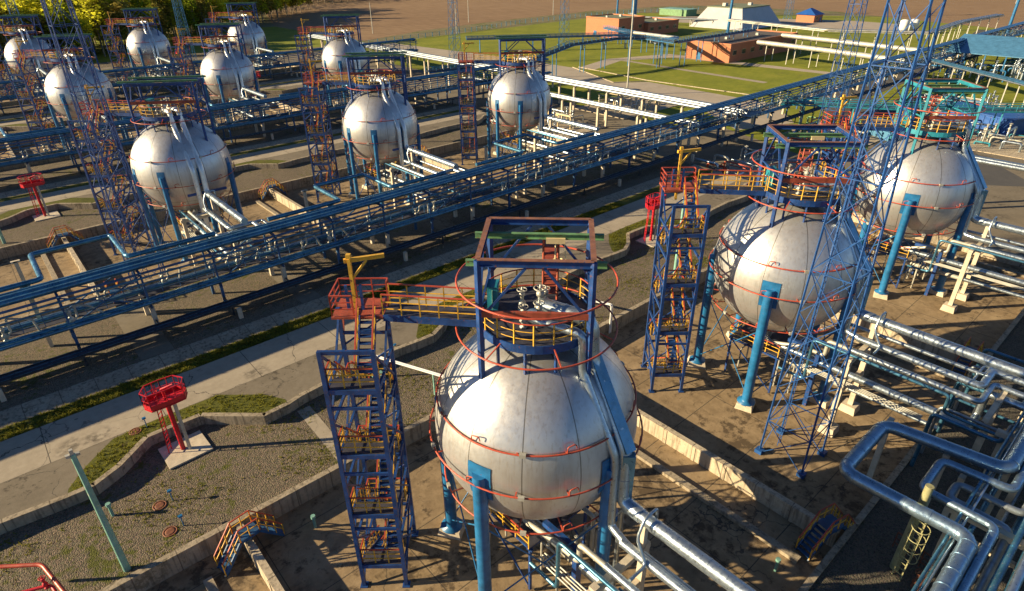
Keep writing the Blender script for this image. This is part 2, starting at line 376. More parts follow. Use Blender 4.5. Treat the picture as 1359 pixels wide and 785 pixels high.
for r in range(4):
    V = r*RW; x0, x1 = rows_x[r]
    structure(MB().sheet([(x0, V-12.6), (x1, V-12.6), (x1, V+12.7), (x0, V+12.7)], 0.0), 'pit_floor', PITF)
    top = V+46.7
    structure(MB().prism([(x0, V+12.95), (x1, V+12.95), (x1, top), (x0, top)], -.3, 1.2), 'gravel_terrace', GRAV)
    us = stepped(x0, x1)
    wl = [(u, V+edge2(u)) for u in us]
    structure(MB().prism([(u, v+.35) for u, v in wl]+[(x1, V+33.0), (x0, V+33.0)], 1.1, 1.9), 'verge_terrace', APRON)
    structure(MB().sheet([(x0, V+25.4), (x1, V+25.4), (x1, V+30.2), (x0, V+30.2)], 1.908), 'service_road', ROAD)
    structure(MB().sheet([(x0, V+30.22), (x1, V+30.22), (x1, V+31.89), (x0, V+31.89)], 1.906), 'grass_verge', GRASS)
    for k in range(-7, 4):                  # grass bulge behind the wall at every tank
        b = -14.5+k*A
        if b-6 < x0 or b+9 > x1: continue
        gp = [(b+d, V+v) for d, v in VERGE]; wp = [(u, V+edge2(u)+.36) for u in us if b-5.9 < u < b+8.4]
        if len(wp) > 2: structure(MB().sheet(gp+wp[::-1], 1.912), 'grass_verge', GRASS)
    kb = MB()
    kb.add([(x0, V+31.9, 1.905), (x1, V+31.9, 1.905), (x1, V+33.5, 2.22), (x0, V+33.5, 2.22), (x0, V+33.75, 2.22), (x1, V+33.75, 2.22)], [(0, 1, 2, 3), (3, 2, 5, 4)])
    structure(kb, 'sloped_kerb', WALLD)
    structure(MB().prism([(x0, V+33.7), (x1, V+33.7), (x1, top), (x0, top)], 1.1, 2.18), 'gravel_strip', GRAV)
    if r == 0:
        structure(MB().prism([(x0, -60), (x1, -60), (x1, -12.65), (x0, -12.65)], -.3, 1.15), 'gravel_yard', DGRAV)
    # retaining walls and bund walls: one long wall each, cross walls between the tanks
    wm = MB()
    for (a, b) in zip(wl[:-1], wl[1:]):
        p, q = Vector((*a, 0)), Vector((*b, 0)); n = Vector((-(q-p).y, (q-p).x, 0)).normalized()
        wm.add([(*(p-n*.02).xy, .9), (*(q-n*.02).xy, .9), (*(q+n*.38).xy, .9), (*(p+n*.38).xy, .9), (*(p-n*.02).xy, 2.0), (*(q-n*.02).xy, 2.0), (*(q+n*.38).xy, 2.0), (*(p+n*.38).xy, 2.0)],
               [(4, 5, 6, 7), (0, 1, 5, 4), (2, 3, 7, 6), (1, 2, 6, 5), (3, 0, 4, 7)])
    rn = ['nearest', 'second', 'third', 'rearmost'][r]
    tag(wm.build('retaining_wall', WALLD), f'weathered concrete retaining wall stepping round the verge of the {rn} service road', 'wall', 'retaining walls')
    tag(MB().box(((x0+x1)/2, V+12.75, .68), (x1-x0, .42, 1.36+.0)).build('bund_wall', WALLD), f'long grey concrete bund wall between gravel and tank pits of the {rn} row', 'wall', 'bund walls')
    bt = 1.3 if r == 0 else 3.0
    tag(MB().box(((x0+x1)/2, V-12.5, bt/2), (x1-x0, .36, bt)).build('bund_wall', WALLD), f'long concrete panel wall along the camera side of the {rn} tank row', 'wall', 'bund walls')
    for k in range(-4, 4):
        u = 13.45+A*(k)
        if u < x0+2 or u > x1+1: continue
        side = ['far left', 'left', 'left', 'left', 'right', 'right', 'right', 'right']
        cl = MB().box((u, V+.2, .62), (.42, 24.6, 1.22))
        for q in range(-5, 6): cl.box((u-.225, V+.2+q*2.4, .6), (.06, .28, 1.19))
        if 0 <= k < 3: lb = f'low sunlit concrete wall on the right side of the pit of {D[(r, min(k,2))]}'
        elif k == -1: lb = f'low sunlit concrete wall on the left side of the pit of {D[(r, 0)]}'
        else: lb = f'low pit cross wall in the {rn} row far left, bay {abs(k)}'
        tag(cl.build('cross_wall', WALLC), lb, 'wall', 'cross walls')
    for k in range(-2, 3):      # low drainage kerb beside each pit wall
        u = 13.4+A*k-2.6
        if u > x0+2: structure(MB().box((u, V-.2, .1), (.5, 22, .3)), 'drain_kerb', WALLD)
structure(MB().sheet([(-5.75, 20.2), (-4.75, 20.2), (-4.95, 13.0), (-5.95, 13.0)], 1.208), 'path', ROAD)
# paved patches crossing the gravel strip
for u, wdt in ((-13.0, 2.6), (1.2, 2.0), (21.5, 2.4)):
    structure(MB().sheet([(u, 33.9), (u+wdt, 33.9), (u+wdt, 45.8), (u, 45.8)], 2.19), 'path', APRON)
# far side: lawns, roads, field
structure(MB().sheet([(66.4, -60), (420, -60), (420, 30), (300, 235), (140, 222), (66.4, 215)], 0.0), 'lawn', LAWN)
structure(MB().sheet([(-300, 228), (118, 228), (118, 320), (-300, 345)], 0.0), 'meadow', LAWN)
structure(MB().sheet([(118, 320), (120, 232), (160, 247), (228, 258), (300, 262), (370, 246), (384, 156), (355, 95), (336, 50), (330, -300), (2600, -300), (2600, 2600), (900, 2600)], .004), 'ploughed_field', FIELD)
structure(MB().sheet([(66.5, 10), (84, 10), (98, 48), (92, 52), (96, 215), (66.5, 215)], .004), 'yard', APRON)
structure(MB().sheet([(112, 40), (126, 52), (128, 90), (120, 96), (131, 122), (130, 160), (124, 216), (112, 216), (113, 160), (116, 125), (110, 92), (109, 60), (98, 45)], .012), 'asphalt_road', ASPH)
structure(MB().sheet([(131, 120), (152, 126), (176, 118), (178, 60), (174, 60), (170, 112), (152, 120), (132, 114)], .012), 'asphalt_road', ASPH)
structure(MB().sheet([(152.4, 121), (154.6, 121), (150.6, 67), (148.2, 67)], .016), 'path', ROAD)
structure(MB().sheet([(300, 205), (335, 120), (330, 90), (300, 80), (292, 120), (262, 205)], .012), 'asphalt_road', ASPH)
structure(MB().sheet([(90, 8), (140, 52), (250, 54), (330, 66), (330, 58), (250, 44), (150, 40), (100, -4)], .012), 'dark_road', DARKR)
structure(MB().sheet([(66.5, -40), (110, -40), (120, 28), (96, 34), (84, 9.8), (66.5, 9.8)], .008), 'concrete_yard', APRON)
for pts in ([(131.5, 60), (129.5, 92), (133, 121)], [(109.5, 60), (110.5, 92), (116.5, 124), (113.6, 160)], [(128.2, 91), (120.3, 96), (131.3, 122)]):
    k = MB()
    for a, b in zip(pts[:-1], pts[1:]): k.bar((*a, .07), (*b, .07), .35, .2)
    structure(k, 'kerb', WALLC)

# ------------------------------------------------------------------ sphere tanks
RS, HC = 5.25, 10.3
def shell_mb():
    n, sg = 40, 72; prof = [(RS*math.sin(PI*i/n), -RS*math.cos(PI*i/n)) for i in range(n+1)]
    prof[0] = (0, -RS); prof[-1] = (0, RS)
    return MB().lathe((0, 0, 0), prof, sg)
SHELL_ME = shell_mb().mesh('shell', SHELL)
def srad(z): return math.sqrt(max(0, RS*RS-(z-HC)**2))
def valve_mb(mb, x, y, z, s=1., wheel=True):
    mb.lathe((x, y, z), [(0, 0), (.22*s, 0), (.22*s, .08*s), (.12*s, .1*s), (.12*s, .28*s), (.24*s, .42*s), (.2*s, .6*s), (.1*s, .66*s), (.1*s, .95*s), (.17*s, .97*s), (.17*s, 1.1*s), (.06*s, 1.14*s), (.04*s, 1.45*s), (0, 1.47*s)], 12)
    if wheel: mb.ring((x, y, z+1.3*s), .26*s, .03*s, 16, 5); mb.bar((x-.25*s, y, z+1.3*s), (x+.25*s, y, z+1.3*s), .03); mb.bar((x, y-.25*s, z+1.3*s), (x, y+.25*s, z+1.3*s), .03)
def make_tank(kind, frame_mat, name='gas_sphere'):
    near = kind == 'near'
    t = empty(name, (0, 0, 0), 'x', 'gas tank', 'spherical gas tanks')
    sh = bpy.data.objects.new('shell', SHELL_ME); C.objects.link(sh); sh.parent = t; sh.location = (0, 0, HC)
    legs = [197+72*k for k in range(5)] if near else [185+45*k for k in range(8)]
    lr = .36 if near else .27; lm = BLUE
    for a in legs:
        ca, sa = math.cos(R_(a)), math.sin(R_(a)); x, y = ca*(RS-.02), sa*(RS-.02)
        L = MB().sweep([(x, y, .45), (x, y, HC+.15)], lr, 14)
        L.lathe((x, y, .42), [(0, 0), (lr*1.9, 0), (lr*1.9, .06), (lr*1.05, .1), (lr*1.02, .3)], 14)
        lg = L.build('leg', lm, t)
        vs = []; fs = []                                # saddle plate lying on the shell
        hw, z0, z1, rr = (.62 if near else .42), HC-1.35, HC+.75, RS+.045
        for i in range(9):
            z = z0+(z1-z0)*i/8; q = math.sqrt(rr*rr-(z-HC)**2)
            for j in range(5):
                b = R_(a)+(-hw+2*hw*j/4)/q; vs.append((q*math.cos(b), q*math.sin(b), z))
        for i in range(8):
            for j in range(4): k = i*5+j; fs.append((k, k+1, k+6, k+5))
        MB().add(vs, fs, True).build('saddle_plate', lm, lg)
        ft = MB().box((x, y, .23), (1.5, 1.3, .46), R_(a), top=.86); ft.build('footing', CONC, lg)
    br = MB(); n = len(legs)
    for i in range(n):
        a, b = R_(legs[i]), R_(legs[(i+1) % n]); P = lambda q, z: (q and (RS*math.cos(q), RS*math.sin(q), z))
        br.sweep([P(a, .9), P(b, 7.0)], .045, 5); br.sweep([P(b, .9), P(a, 7.0)], .045, 5)
    br.build('brace_rods', BLUE if near else NAVY, t)
    for z, rr, off in ((12.1, 5.05, 1), (10.0, 5.55, 1), (7.0, 4.95, 1), (15.9, 3.85, 0)):
        if not near and z == 10.0: z, rr = 9.3, 5.45
        g = MB().ring((0, 0, z), rr, .047 if near else .042, 72, 6); q = 14
        for i in range(q):
            a = 2*PI*i/q+.2; e = srad(z); ca, sa = math.cos(a), math.sin(a)
            if off:
                g.bar((ca*(e-.02), sa*(e-.02), z), (ca*(rr+.02), sa*(rr+.02), z), .07, .05)
                if i % 2: g.pipe([(ca*rr, sa*rr, z), (ca*rr, sa*rr, z+.35), (ca*(rr-.05)-sa*.4, sa*(rr-.05)+ca*.4, z+.42), (ca*(rr-.05)-sa*.45, sa*(rr-.05)+ca*.45, z+.2)], .03, .1, 5)
            elif i % 2: g.bar((ca*rr, sa*rr, z), (ca*2.8, sa*2.8, z+.3), .05)
        if off:
            for i in range(6): a = i*1.047+.7; g.box((rr*math.cos(a), rr*math.sin(a), z), (.16, .3, .2), a, mi=1)
        g.build('spray_ring', [RED, PALE], t)
    if near:
        MB().ring((0, 0, 18.35), 3.72, .05, 72, 6).build('spray_ring', RED, t)
    # crown platform
    pr = 2.75; pz = 16.25
    pl = MB().lathe((0, 0, pz), [(.55, 0), (pr, 0), (pr, .06), (.55, .06), (.55, 0)], 48, smooth=False); plo = pl.build('platform', GRATE, t)
    MB().lathe((0, 0, pz), [(pr, -.28), (pr+.06, -.28), (pr+.06, .14), (pr, .14), (pr, -.28)], 48, smooth=False).build('ring_beam', NAVY if frame_mat is not TEAL else TEAL, plo)
    lg = MB().ring((0, 0, pz-.14), pr*.97, .05, 36, 4)
    for i in range(12):
        a = 2*PI*i/12+.1; x, y = math.cos(a)*pr*.97, math.sin(a)*pr*.97; lg.bar((x, y, HC+math.sqrt(RS*RS-x*x-y*y)-.05), (x, y, pz-.1), .11)
    lg.build('platform_strut', NAVY, plo)
    rl = MB(); a0, a1 = R_(150), R_(465)
    rl.ring((0, 0, pz+1.2), pr, .035, 40, 6, a0, a1, mi=0)
    for zz in (.45, .82): rl.ring((0, 0, pz+zz), pr, .022, 40, 5, a0, a1, mi=1)
    for k in range(18): q = a0+(a1-a0)*k/17; rl.bar((pr*math.cos(q), pr*math.sin(q), pz), (pr*math.cos(q), pr*math.sin(q), pz+1.2), .055, mi=1)
    rl.build('railing', [RED, YEL], plo)
    # hoist frame
    hz = 20.3 if near else 19.7
    if near: cs = [(-3.35, .1), (.05, -3.35), (3.4, -.15), (-.05, 3.3)]
    else: cs = [(-3.45, .6), (2.3, -3.5), (3.9, -1.4), (-1.6, 2.9)]
    hf = MB(); FB = []
    for x, y in cs:
        d = math.hypot(x, y); zb = HC+math.sqrt(max(1, RS*RS-min(d*d, 20)))-.15
        hf.bar((x, y, zb), (x, y, hz), .22, .22, ibeam=False); FB.append((x, y))
    for i in range(4):
        a, b = cs[i], cs[(i+1) % 4]
        hf.bar((*a, hz-.11), (*b, hz-.11), .2, .3, ibeam=True)
        m = ((a[0]+b[0])/2, (a[1]+b[1])/2)
        hf.bar((a[0], a[1], hz-2.9), (a[0]+(b[0]-a[0])*.42, a[1]+(b[1]-a[1])*.42, hz-.3), .11); hf.bar((b[0], b[1], hz-2.9), (b[0]+(a[0]-b[0])*.42, b[1]+(a[1]-b[1])*.42, hz-.3), .11)
        if i != 0: hf.bar((*a, pz+1.5), (*b, pz+1.5), .1)
    hfo = hf.build('hoist_frame', frame_mat, t)
    cap = MB()
    for i in range(4): cap.bar((*cs[i], hz+.055), (*cs[(i+1) % 4], hz+.055), .24, .025)
    if near: cap.build('rusty_top_flange', RUSTF, hfo)
    ux = Vector((cs[1][0]-cs[0][0], cs[1][1]-cs[0][1], 0)).normalized(); vy = Vector((cs[2][0]-cs[1][0], cs[2][1]-cs[1][1], 0)); wv = vy.length; vy.normalize()
    for f in ((.14, .78) if near else (.0, .96)):
        p = Vector((*cs[0], hz-.42 if near else hz+.2))+vy*wv*f-ux*.6; q = p+ux*((Vector(cs[1])-Vector(cs[0])).length+1.2)
        MB().bar(p, q, .2 if near else .15, .28 if near else .2, ibeam=True).build('hoist_rail', GREEN, hfo)
    p = Vector((*cs[0], pz+1.45)); q = Vector((*cs[1], pz+1.45)); MB().bar(p+vy*.02, q+vy*.02, .16, .3).build('cross_girder', DECK, hfo)
    if near:
        hb = Vector((*cs[0], hz-.62))+vy*wv*.78+ux*3.2; tr = MB().box(hb, (.9, .3, .26), math.atan2(ux.y, ux.x)); tr.bar(hb, hb-Vector((0, 0, 1.3)), .05); tr.bar(hb+ux*.4, hb+ux*.55-Vector((0, 0, 1.5)), .05); tr.ring(hb-Vector((-.2, 0, 1.1)), .22, .05, 14, 5); tr.build('trolley', CREAM, hfo)
        sd = Vector((1.9, 1.0, pz)); st = MB()
        for k in range(7): st.box((sd.x, sd.y, pz+.4+k*.42), (.9, .75, .05), .75, mi=0)
        for a, b in ((-.42, -.35), (.42, -.35), (.42, .35), (-.42, .35)):
            c, s_ = math.cos(.75), math.sin(.75); x, y = sd.x+a*c-b*s_, sd.y+a*s_+b*c; st.bar((x, y, pz), (x, y, pz+3.3), .08)
        st.build('valve_rack', DECK, t)
    cb = MB().box((-1.05, 1.95, pz+.75), (.75, .5, 1.25), .78); cb.box((-1.05, 1.95, pz+1.4), (.85, .6, .06), .78)
    cbo = cb.build('control_cabinet', TEAL, t); MB().box((-1.22, 1.77, pz+.75), (.6, .03, 1.0), .78).build('cabinet_door', PALEG, cbo)
    for x, y, s in ((-1.15, -.35, .85), (-.55, -.75, .95), (.15, -.1, 1.15), (.9, .3, .8), (-.2, .8, .9)):
        v = MB(); valve_mb(v, x, y, pz+.05, s); v.build('valve', PALE, t)
    nz = MB().lathe((.0, 0, HC), [(0, RS+.9), (.5, RS+.9), (.5, RS+.78), (.34, RS+.76), (.34, RS-.05)], 20); nz.build('nozzle', ALU, t)
    # pipes running down the shell
    r1, r2 = (.37, .21) if near else (.3, .27); PM = ALU if near else BRIGHT
    if near:
        P1 = [(.1, -.1, 16.95), (.85, -2.75, 16.95), (.85, -2.85, 14.9), (.45, -5.62, 11.2), (.35, -5.75, 8.3), (.3, -7.0, 8.3)]
        P2 = [(-.95, -.35, 16.75), (-.1, -3.1, 16.75), (-.1, -3.15, 14.85), (-.1, -5.45, 11.2), (-.15, -5.6, 6.8), (-.5, -7.0, 6.8)]
    else:
        P1 = [(.1, -.2, 16.6), (.5, -2.4, 16.9), (.5, -2.6, 15.2), (.45, -5.6, 11.0), (.35, -5.8, 8.3), (.3, -7.0, 8.3)]
        P2 = [(-.6, -.2, 16.6), (-.45, -2.5, 16.9), (-.45, -2.7, 15.0), (-.45, -5.6, 11.0), (-.45, -5.7, 3.0), (-.6, -7.0, 3.0)]
    MB().pipe(P1, r1, r1*1.8, 16, bands=2.2).build('downcomer_pipe', PM, t)
    MB().pipe(P2, r2, r2*1.8, 14, bands=2.2).build('downcomer_pipe', PM, t)
    tr = MB()
    for a, b in () if not near else (((.88, -3.0, 15.0), (.5, -5.75, 11.3)), ((.44, -5.82, 11.25), (.42, -5.84, 8.6))): tr.bar(a, b, .58, .42)
    if near: tr.build('pipe_cover', COVER, t)  # box over the thick pipe, its sky reflection carried by the blue colour
    # ladder of the second-type tanks lying on the shell
    if not near:
        ld = MB(); prev = None
        for s in (-.25, .25):
            ld.sweep([((RS+.15)*math.sin(R_(a))*math.cos(R_(172))+s*.3, (RS+.15)*math.sin(R_(a))*math.sin(R_(172))+s, HC+(RS+.15)*math.cos(R_(a))) for a in range(10, 55, 5)], .035, 5)
        for a in range(12, 52, 4): ld.bar(((RS+.15)*math.sin(R_(a))*math.cos(R_(172)), (RS+.15)*math.sin(R_(a))*math.sin(R_(172))-.25, HC+(RS+.15)*math.cos(R_(a))), ((RS+.15)*math.sin(R_(a))*math.cos(R_(172)), (RS+.15)*math.sin(R_(a))*math.sin(R_(172))+.25, HC+(RS+.15)*math.cos(R_(a))), .04)
        ld.build('ladder', NAVY, t)
        gb = MB(); gb.bar((-1.6, -5.45, 8.3), (2.6, -5.5, 8.3), .2, .25); gb.build('pipe_bracket', NAVY, t)
    # bottom valve station
    rg = random.Random(5 if near else 9)
    bs = MB()
    for x in (-2.2, 2.2):
        for y in (-2.0, 2.0): bs.bar((x, y, .1), (x, y, 3.6), .14)
    for y in (-2.0, 2.0): bs.bar((-2.4, y, 3.6), (2.4, y, 3.6), .16)
    for x in (-2.2, 0, 2.2): bs.bar((x, -2.2, 3.45), (x, 2.2, 3.45), .14)
    bs.bar((-2.2, -2, .2), (-2.2, 2, 3.4), .08); bs.bar((2.2, -2, .2), (2.2, 2, 3.4), .08)
    bso = bs.build('valve_station_frame', NAVY, t)
    rr = MB(); rail(rr, [(-2.4, -2.1, 3.7), (-2.4, 2.1, 3.7), (2.4, 2.1, 3.7), (2.4, -2.1, 3.7)], 1.0, 1.1, mt=0, mp=1); rr.build('station_railing', [RED, YEL], bso)
    MB().box((0, 0, 3.68), (4.6, 4.2, .05)).build('station_deck', GRATE, bso)
    if near:
        MB().bar((-1.35, -4.6, 0), (-1.35, -4.6, 5.1), .42, .3, ibeam=False).bar((-1.35, -4.7, 5.0), (-1.35, -2.2, 5.0), .3, .3).build('support_column', NAVY, t)
    pp = MB()
    pp.pipe([(0, 0, HC-RS+.05), (0, 0, 3.9), (0, -.2, 2.4), (-.4, -3.2, 2.4), (-.4, -7, 2.4)], .22, .5, 10)
    pp.pipe([(.3, .2, HC-RS+.1), (.6, .2, 4.2), (1.5, -1.2, 4.1), (1.5, -3.2, 4.1), (1.5, -3.2, 1.5)], .13, .3, 8)
    pp.pipe([(-.3, .2, HC-RS+.1), (-.6, .5, 4.4), (-1.6, -1.0, 4.2), (-1.9, -3.5, 5.2), (-1.9, -5.2, 5.2), (-1.9, -5.2, 6.5), (-1.9, -7.0, 6.5)], .15, .3, 8)
    for k in range(7):
        x, y = rg.uniform(-2, 2), rg.uniform(-3.2, 1.8); z = rg.uniform(.6, 3.2); a = rg.choice((0, PI/2)); l = rg.uniform(1, 2.6)
        pp.pipe([(x, y, .1), (x, y, z), (x+l*math.cos(a), y-l*math.sin(a), z), (x+l*math.cos(a), y-l*math.sin(a), .1)], .07, .2, 7)
        valve_mb(pp, x+l*.4*math.cos(a), y-l*.4*math.sin(a), z, .45)
    pp.build('bottom_pipework', PALE, t)
    return t
near_tank = make_tank('near', NAVY)
near_teal = make_tank('near', TEAL)
far_tank = make_tank('far', NAVY)
TL = {(0, 0): 'huge silver sphere tank in the foreground, its left half glaring in sun, red spray rings',
      (0, 1): 'silver sphere tank with reddish stains, striped by platform shadows, behind the foreground lattice mast',
      (0, 2): 'silver sphere tank at far right under a turquoise hoist frame, orange rings around it',
      (1, 0): 'silver sphere tank at left just behind the main pipe rack, green hoist beams above',
      (1, 1): 'silver sphere tank behind the middle of the main pipe rack, green beams above its crown',
      (1, 2): 'silver sphere tank behind the rack nearest to the lawns and brick buildings',
      (2, 0): 'silver sphere tank at upper left crossed by the tall blue lattice mast',
      (2, 1): 'silver sphere tank in the middle of the third row from the front',
      (2, 2): 'small silver sphere tank directly in front of the brown ploughed field',
      (3, 0): 'small silver sphere tank cut near the left edge, first of the back row',
      (3, 1): 'small silver sphere tank in front of bright green trees, middle of the back row',
      (3, 2): 'smallest silver sphere tank, right end of the back row below dark trees'}
used = set()
for rc in TANKS:
    loc = (rc[1]*A, rc[0]*RW, 0)
    src = near_teal if rc == (0, 2) else near_tank if rc[0] == 0 else far_tank
    if src.name not in used: used.add(src.name); src.location = loc; src['label'] = TL[rc]
    else: dup(src, loc, TL[rc])

# ------------------------------------------------------------------ stair towers with walkway and davit
def make_stair():
    t = empty('stair_tower', (0, 0, 0), 'x', 'stair tower', 'stair towers beside the spheres')
    hx, hy = 1.2, 1.75                       # local x across, local y along the flights (front = -y)
    fr = MB(); zt = 16.1
    for x in (-hx, hx):
        for y in (-hy, hy): fr.bar((x, y, 0), (x, y, zt if y < 0 else 16.3), .2, .2); fr.box((x, y, .03), (.42, .42, .06))
    fr.build('corner_posts', NAVY, t)
    b = MB(); lv = [1.76, 3.75, 5.75, 7.75, 9.95, 11.95, 13.95]
    for i, z in enumerate(lv):
        y = -hy if i % 2 == 0 else hy
        b.bar((-hx, y, z-.12), (hx, y, z-.12), .14, .26)
        b.bar((-hx, -y, z+.9), (hx, -y, z+.9), .1, .16)
        for x in (-hx, hx): b.bar((x, -hy, z-.1), (x, hy, z-.1), .12, .16)
    b.bar((-hx, -hy, zt-.08), (hx, -hy, zt-.08), .14, .2)
    for k in range(4):
        z0, z1 = k*4.0+.2, k*4.0+3.9
        for x in (-hx, hx): b.bar((x, -hy, z0), (x, hy, z1), .1); b.bar((x, hy, z0), (x, -hy, z1), .1)
    for k in range(8): b.bar((-hx, hy, k*2+.1), (hx, hy, k*2+1.9), .08)
    b.build('bracing', NAVY, t)
    yl = 1.0
    levels = [0.0]+lv+[16.3]
    for i in range(8):
        z0, z1 = levels[i], levels[i+1]; up = i % 2          # even flights rise toward the front
        x = .5 if i % 2 else -.5
        if i == 7: x = .45
        ya, yb = (yl, -yl+.1) if i % 2 == 0 else (-yl+.1, yl)
        if i == 0: ya = 1.6
        f = MB(); n = 9
        for s in (-.38, .38): f.bar((x+s, ya, z0), (x+s, yb, z1), .06, .2)
        for k in range(1, n): u = k/n; f.box((x, ya+(yb-ya)*u, z0+(z1-z0)*u), (.74, .25, .035))
        fo = f.build('stair_flight', NAVY, t)
        h = MB(); Z = Vector((0, 0, 1))
        for s in (-.4, .4):
            a, c = Vector((x+s, ya, z0)), Vector((x+s, yb, z1)); h.bar(a+Z, c+Z, .07, .07, mi=0); h.bar(a+Z*.5, c+Z*.5, .04, mi=1)
            for k in range(4): p = a.lerp(c, (k+.3)/4); h.bar(p, p+Z, .045, mi=1)
        h.build('handrail', [RED, YEL], fo)
    for i, z in enumerate(lv):
        y0, y1 = (-hy, -yl+.1) if i % 2 == 0 else (yl, hy)
        lo = MB().box((0, (y0+y1)/2, z), (2*hx-.25, y1-y0, .06)).build('landing', GRATE, t)
        ye = y0+.1 if i % 2 == 0 else y1-.1; yi = y1 if i % 2 == 0 else y0
        g = MB(); rail(g, [(-hx+.1, yi, z), (-hx+.1, ye, z), (hx-.1, ye, z), (hx-.1, yi, z)], 1.1, .8, mt=0, mp=1); g.build('railing', [RED, YEL], lo)
    # top deck (oxide red) behind the last flight, widened to the left
    dz = 16.3
    dk = MB().box((-.05, hy+.1, dz-.1), (2.5, 1.9, .12)); dk.bar((-1.2, hy-.4, dz-.25), (1.2, hy-.4, dz-.25), .1, .2); dk.bar((-1.2, hy+.95, dz-.25), (1.2, hy+.95, dz-.25), .1, .2)
    dk.bar((-1.2, hy+.9, dz-.3), (-hx, hy, dz-2.2), .1); dk.bar((1.1, hy+.9, dz-.3), (hx, hy, dz-2.2), .1)
    dko = dk.build('top_deck', DECK, t)
    g = MB(); rail(g, [(-.2, hy-.8, dz), (-1.25, hy-.8, dz), (-1.25, hy+1.0, dz), (1.2, hy+1.0, dz), (1.2, hy+.6, dz)], 1.1, .9, mt=0, mp=0); g.build('railing', RED, dko)
    dv = MB().bar((-.25, hy-.1, dz-1), (-.25, hy-.1, dz+2.7), .16); dv.bar((-.5, hy-.1, dz+2.6), (1.3, hy+.5, dz+2.6), .16, .2); dv.bar((-.25, hy-.1, dz+1.6), (.5, hy+.15, dz+2.5), .1); dv.box((-.25, hy-.1, dz+2.85), (.22, .22, .2))
    dv.build('davit', YEL, t)
    ps = MB()
    for s in (-.35, .35): ps.bar((-.25+s, hy-.1, dz-.1), (-.25+s, hy-.1, dz+1.3), .13)
    ps.build('davit_post', NAVY, t)
    return t
SA = R_(48.6-90)                             # local +y points along 48.6 degrees
near_stair = make_stair()
SO = Vector((-6.97, 5.05, 0))
def walkway(t, inv, e0, e1, w=1.15):
    a, b = inv @ Vector(e0), inv @ Vector(e1); d = (b-a).normalized(); n = Vector((-d.y, d.x, 0))
    m = MB().bar(a, b, w, .05); o = m.build('walkway', GRATE, t)
    g = MB()
    for s in (-1, 1): g.bar(a+n*s*w/2-Vector((0, 0, .12)), b+n*s*w/2-Vector((0, 0, .12)), .09, .34)
    g.build('walkway_girder', NAVY, o)
    for s in (-1, 1): r = MB(); rail(r, [a+n*s*(w/2-.03), b+n*s*(w/2-.03)], 1.15, .95, mt=0, mp=1); r.build('walkway_railing', [RED, YEL], o)
inv = (Matrix.Translation(SO) @ Matrix.Rotation(SA, 4, 'Z')).inverted()
walkway(near_stair, inv, (-5.0, 5.35, 16.3), (-2.0, 1.85, 16.3))
for i, rc in enumerate(TANKS):
    p = Vector((rc[1]*A, rc[0]*RW, 0))+SO
    lb = f'blue stair tower with yellow rails beside {D[rc]}'
    if i == 0: near_stair.location = p; near_stair.rotation_euler.z = SA; near_stair['label'] = lb
    else: dup(near_stair, p, lb)

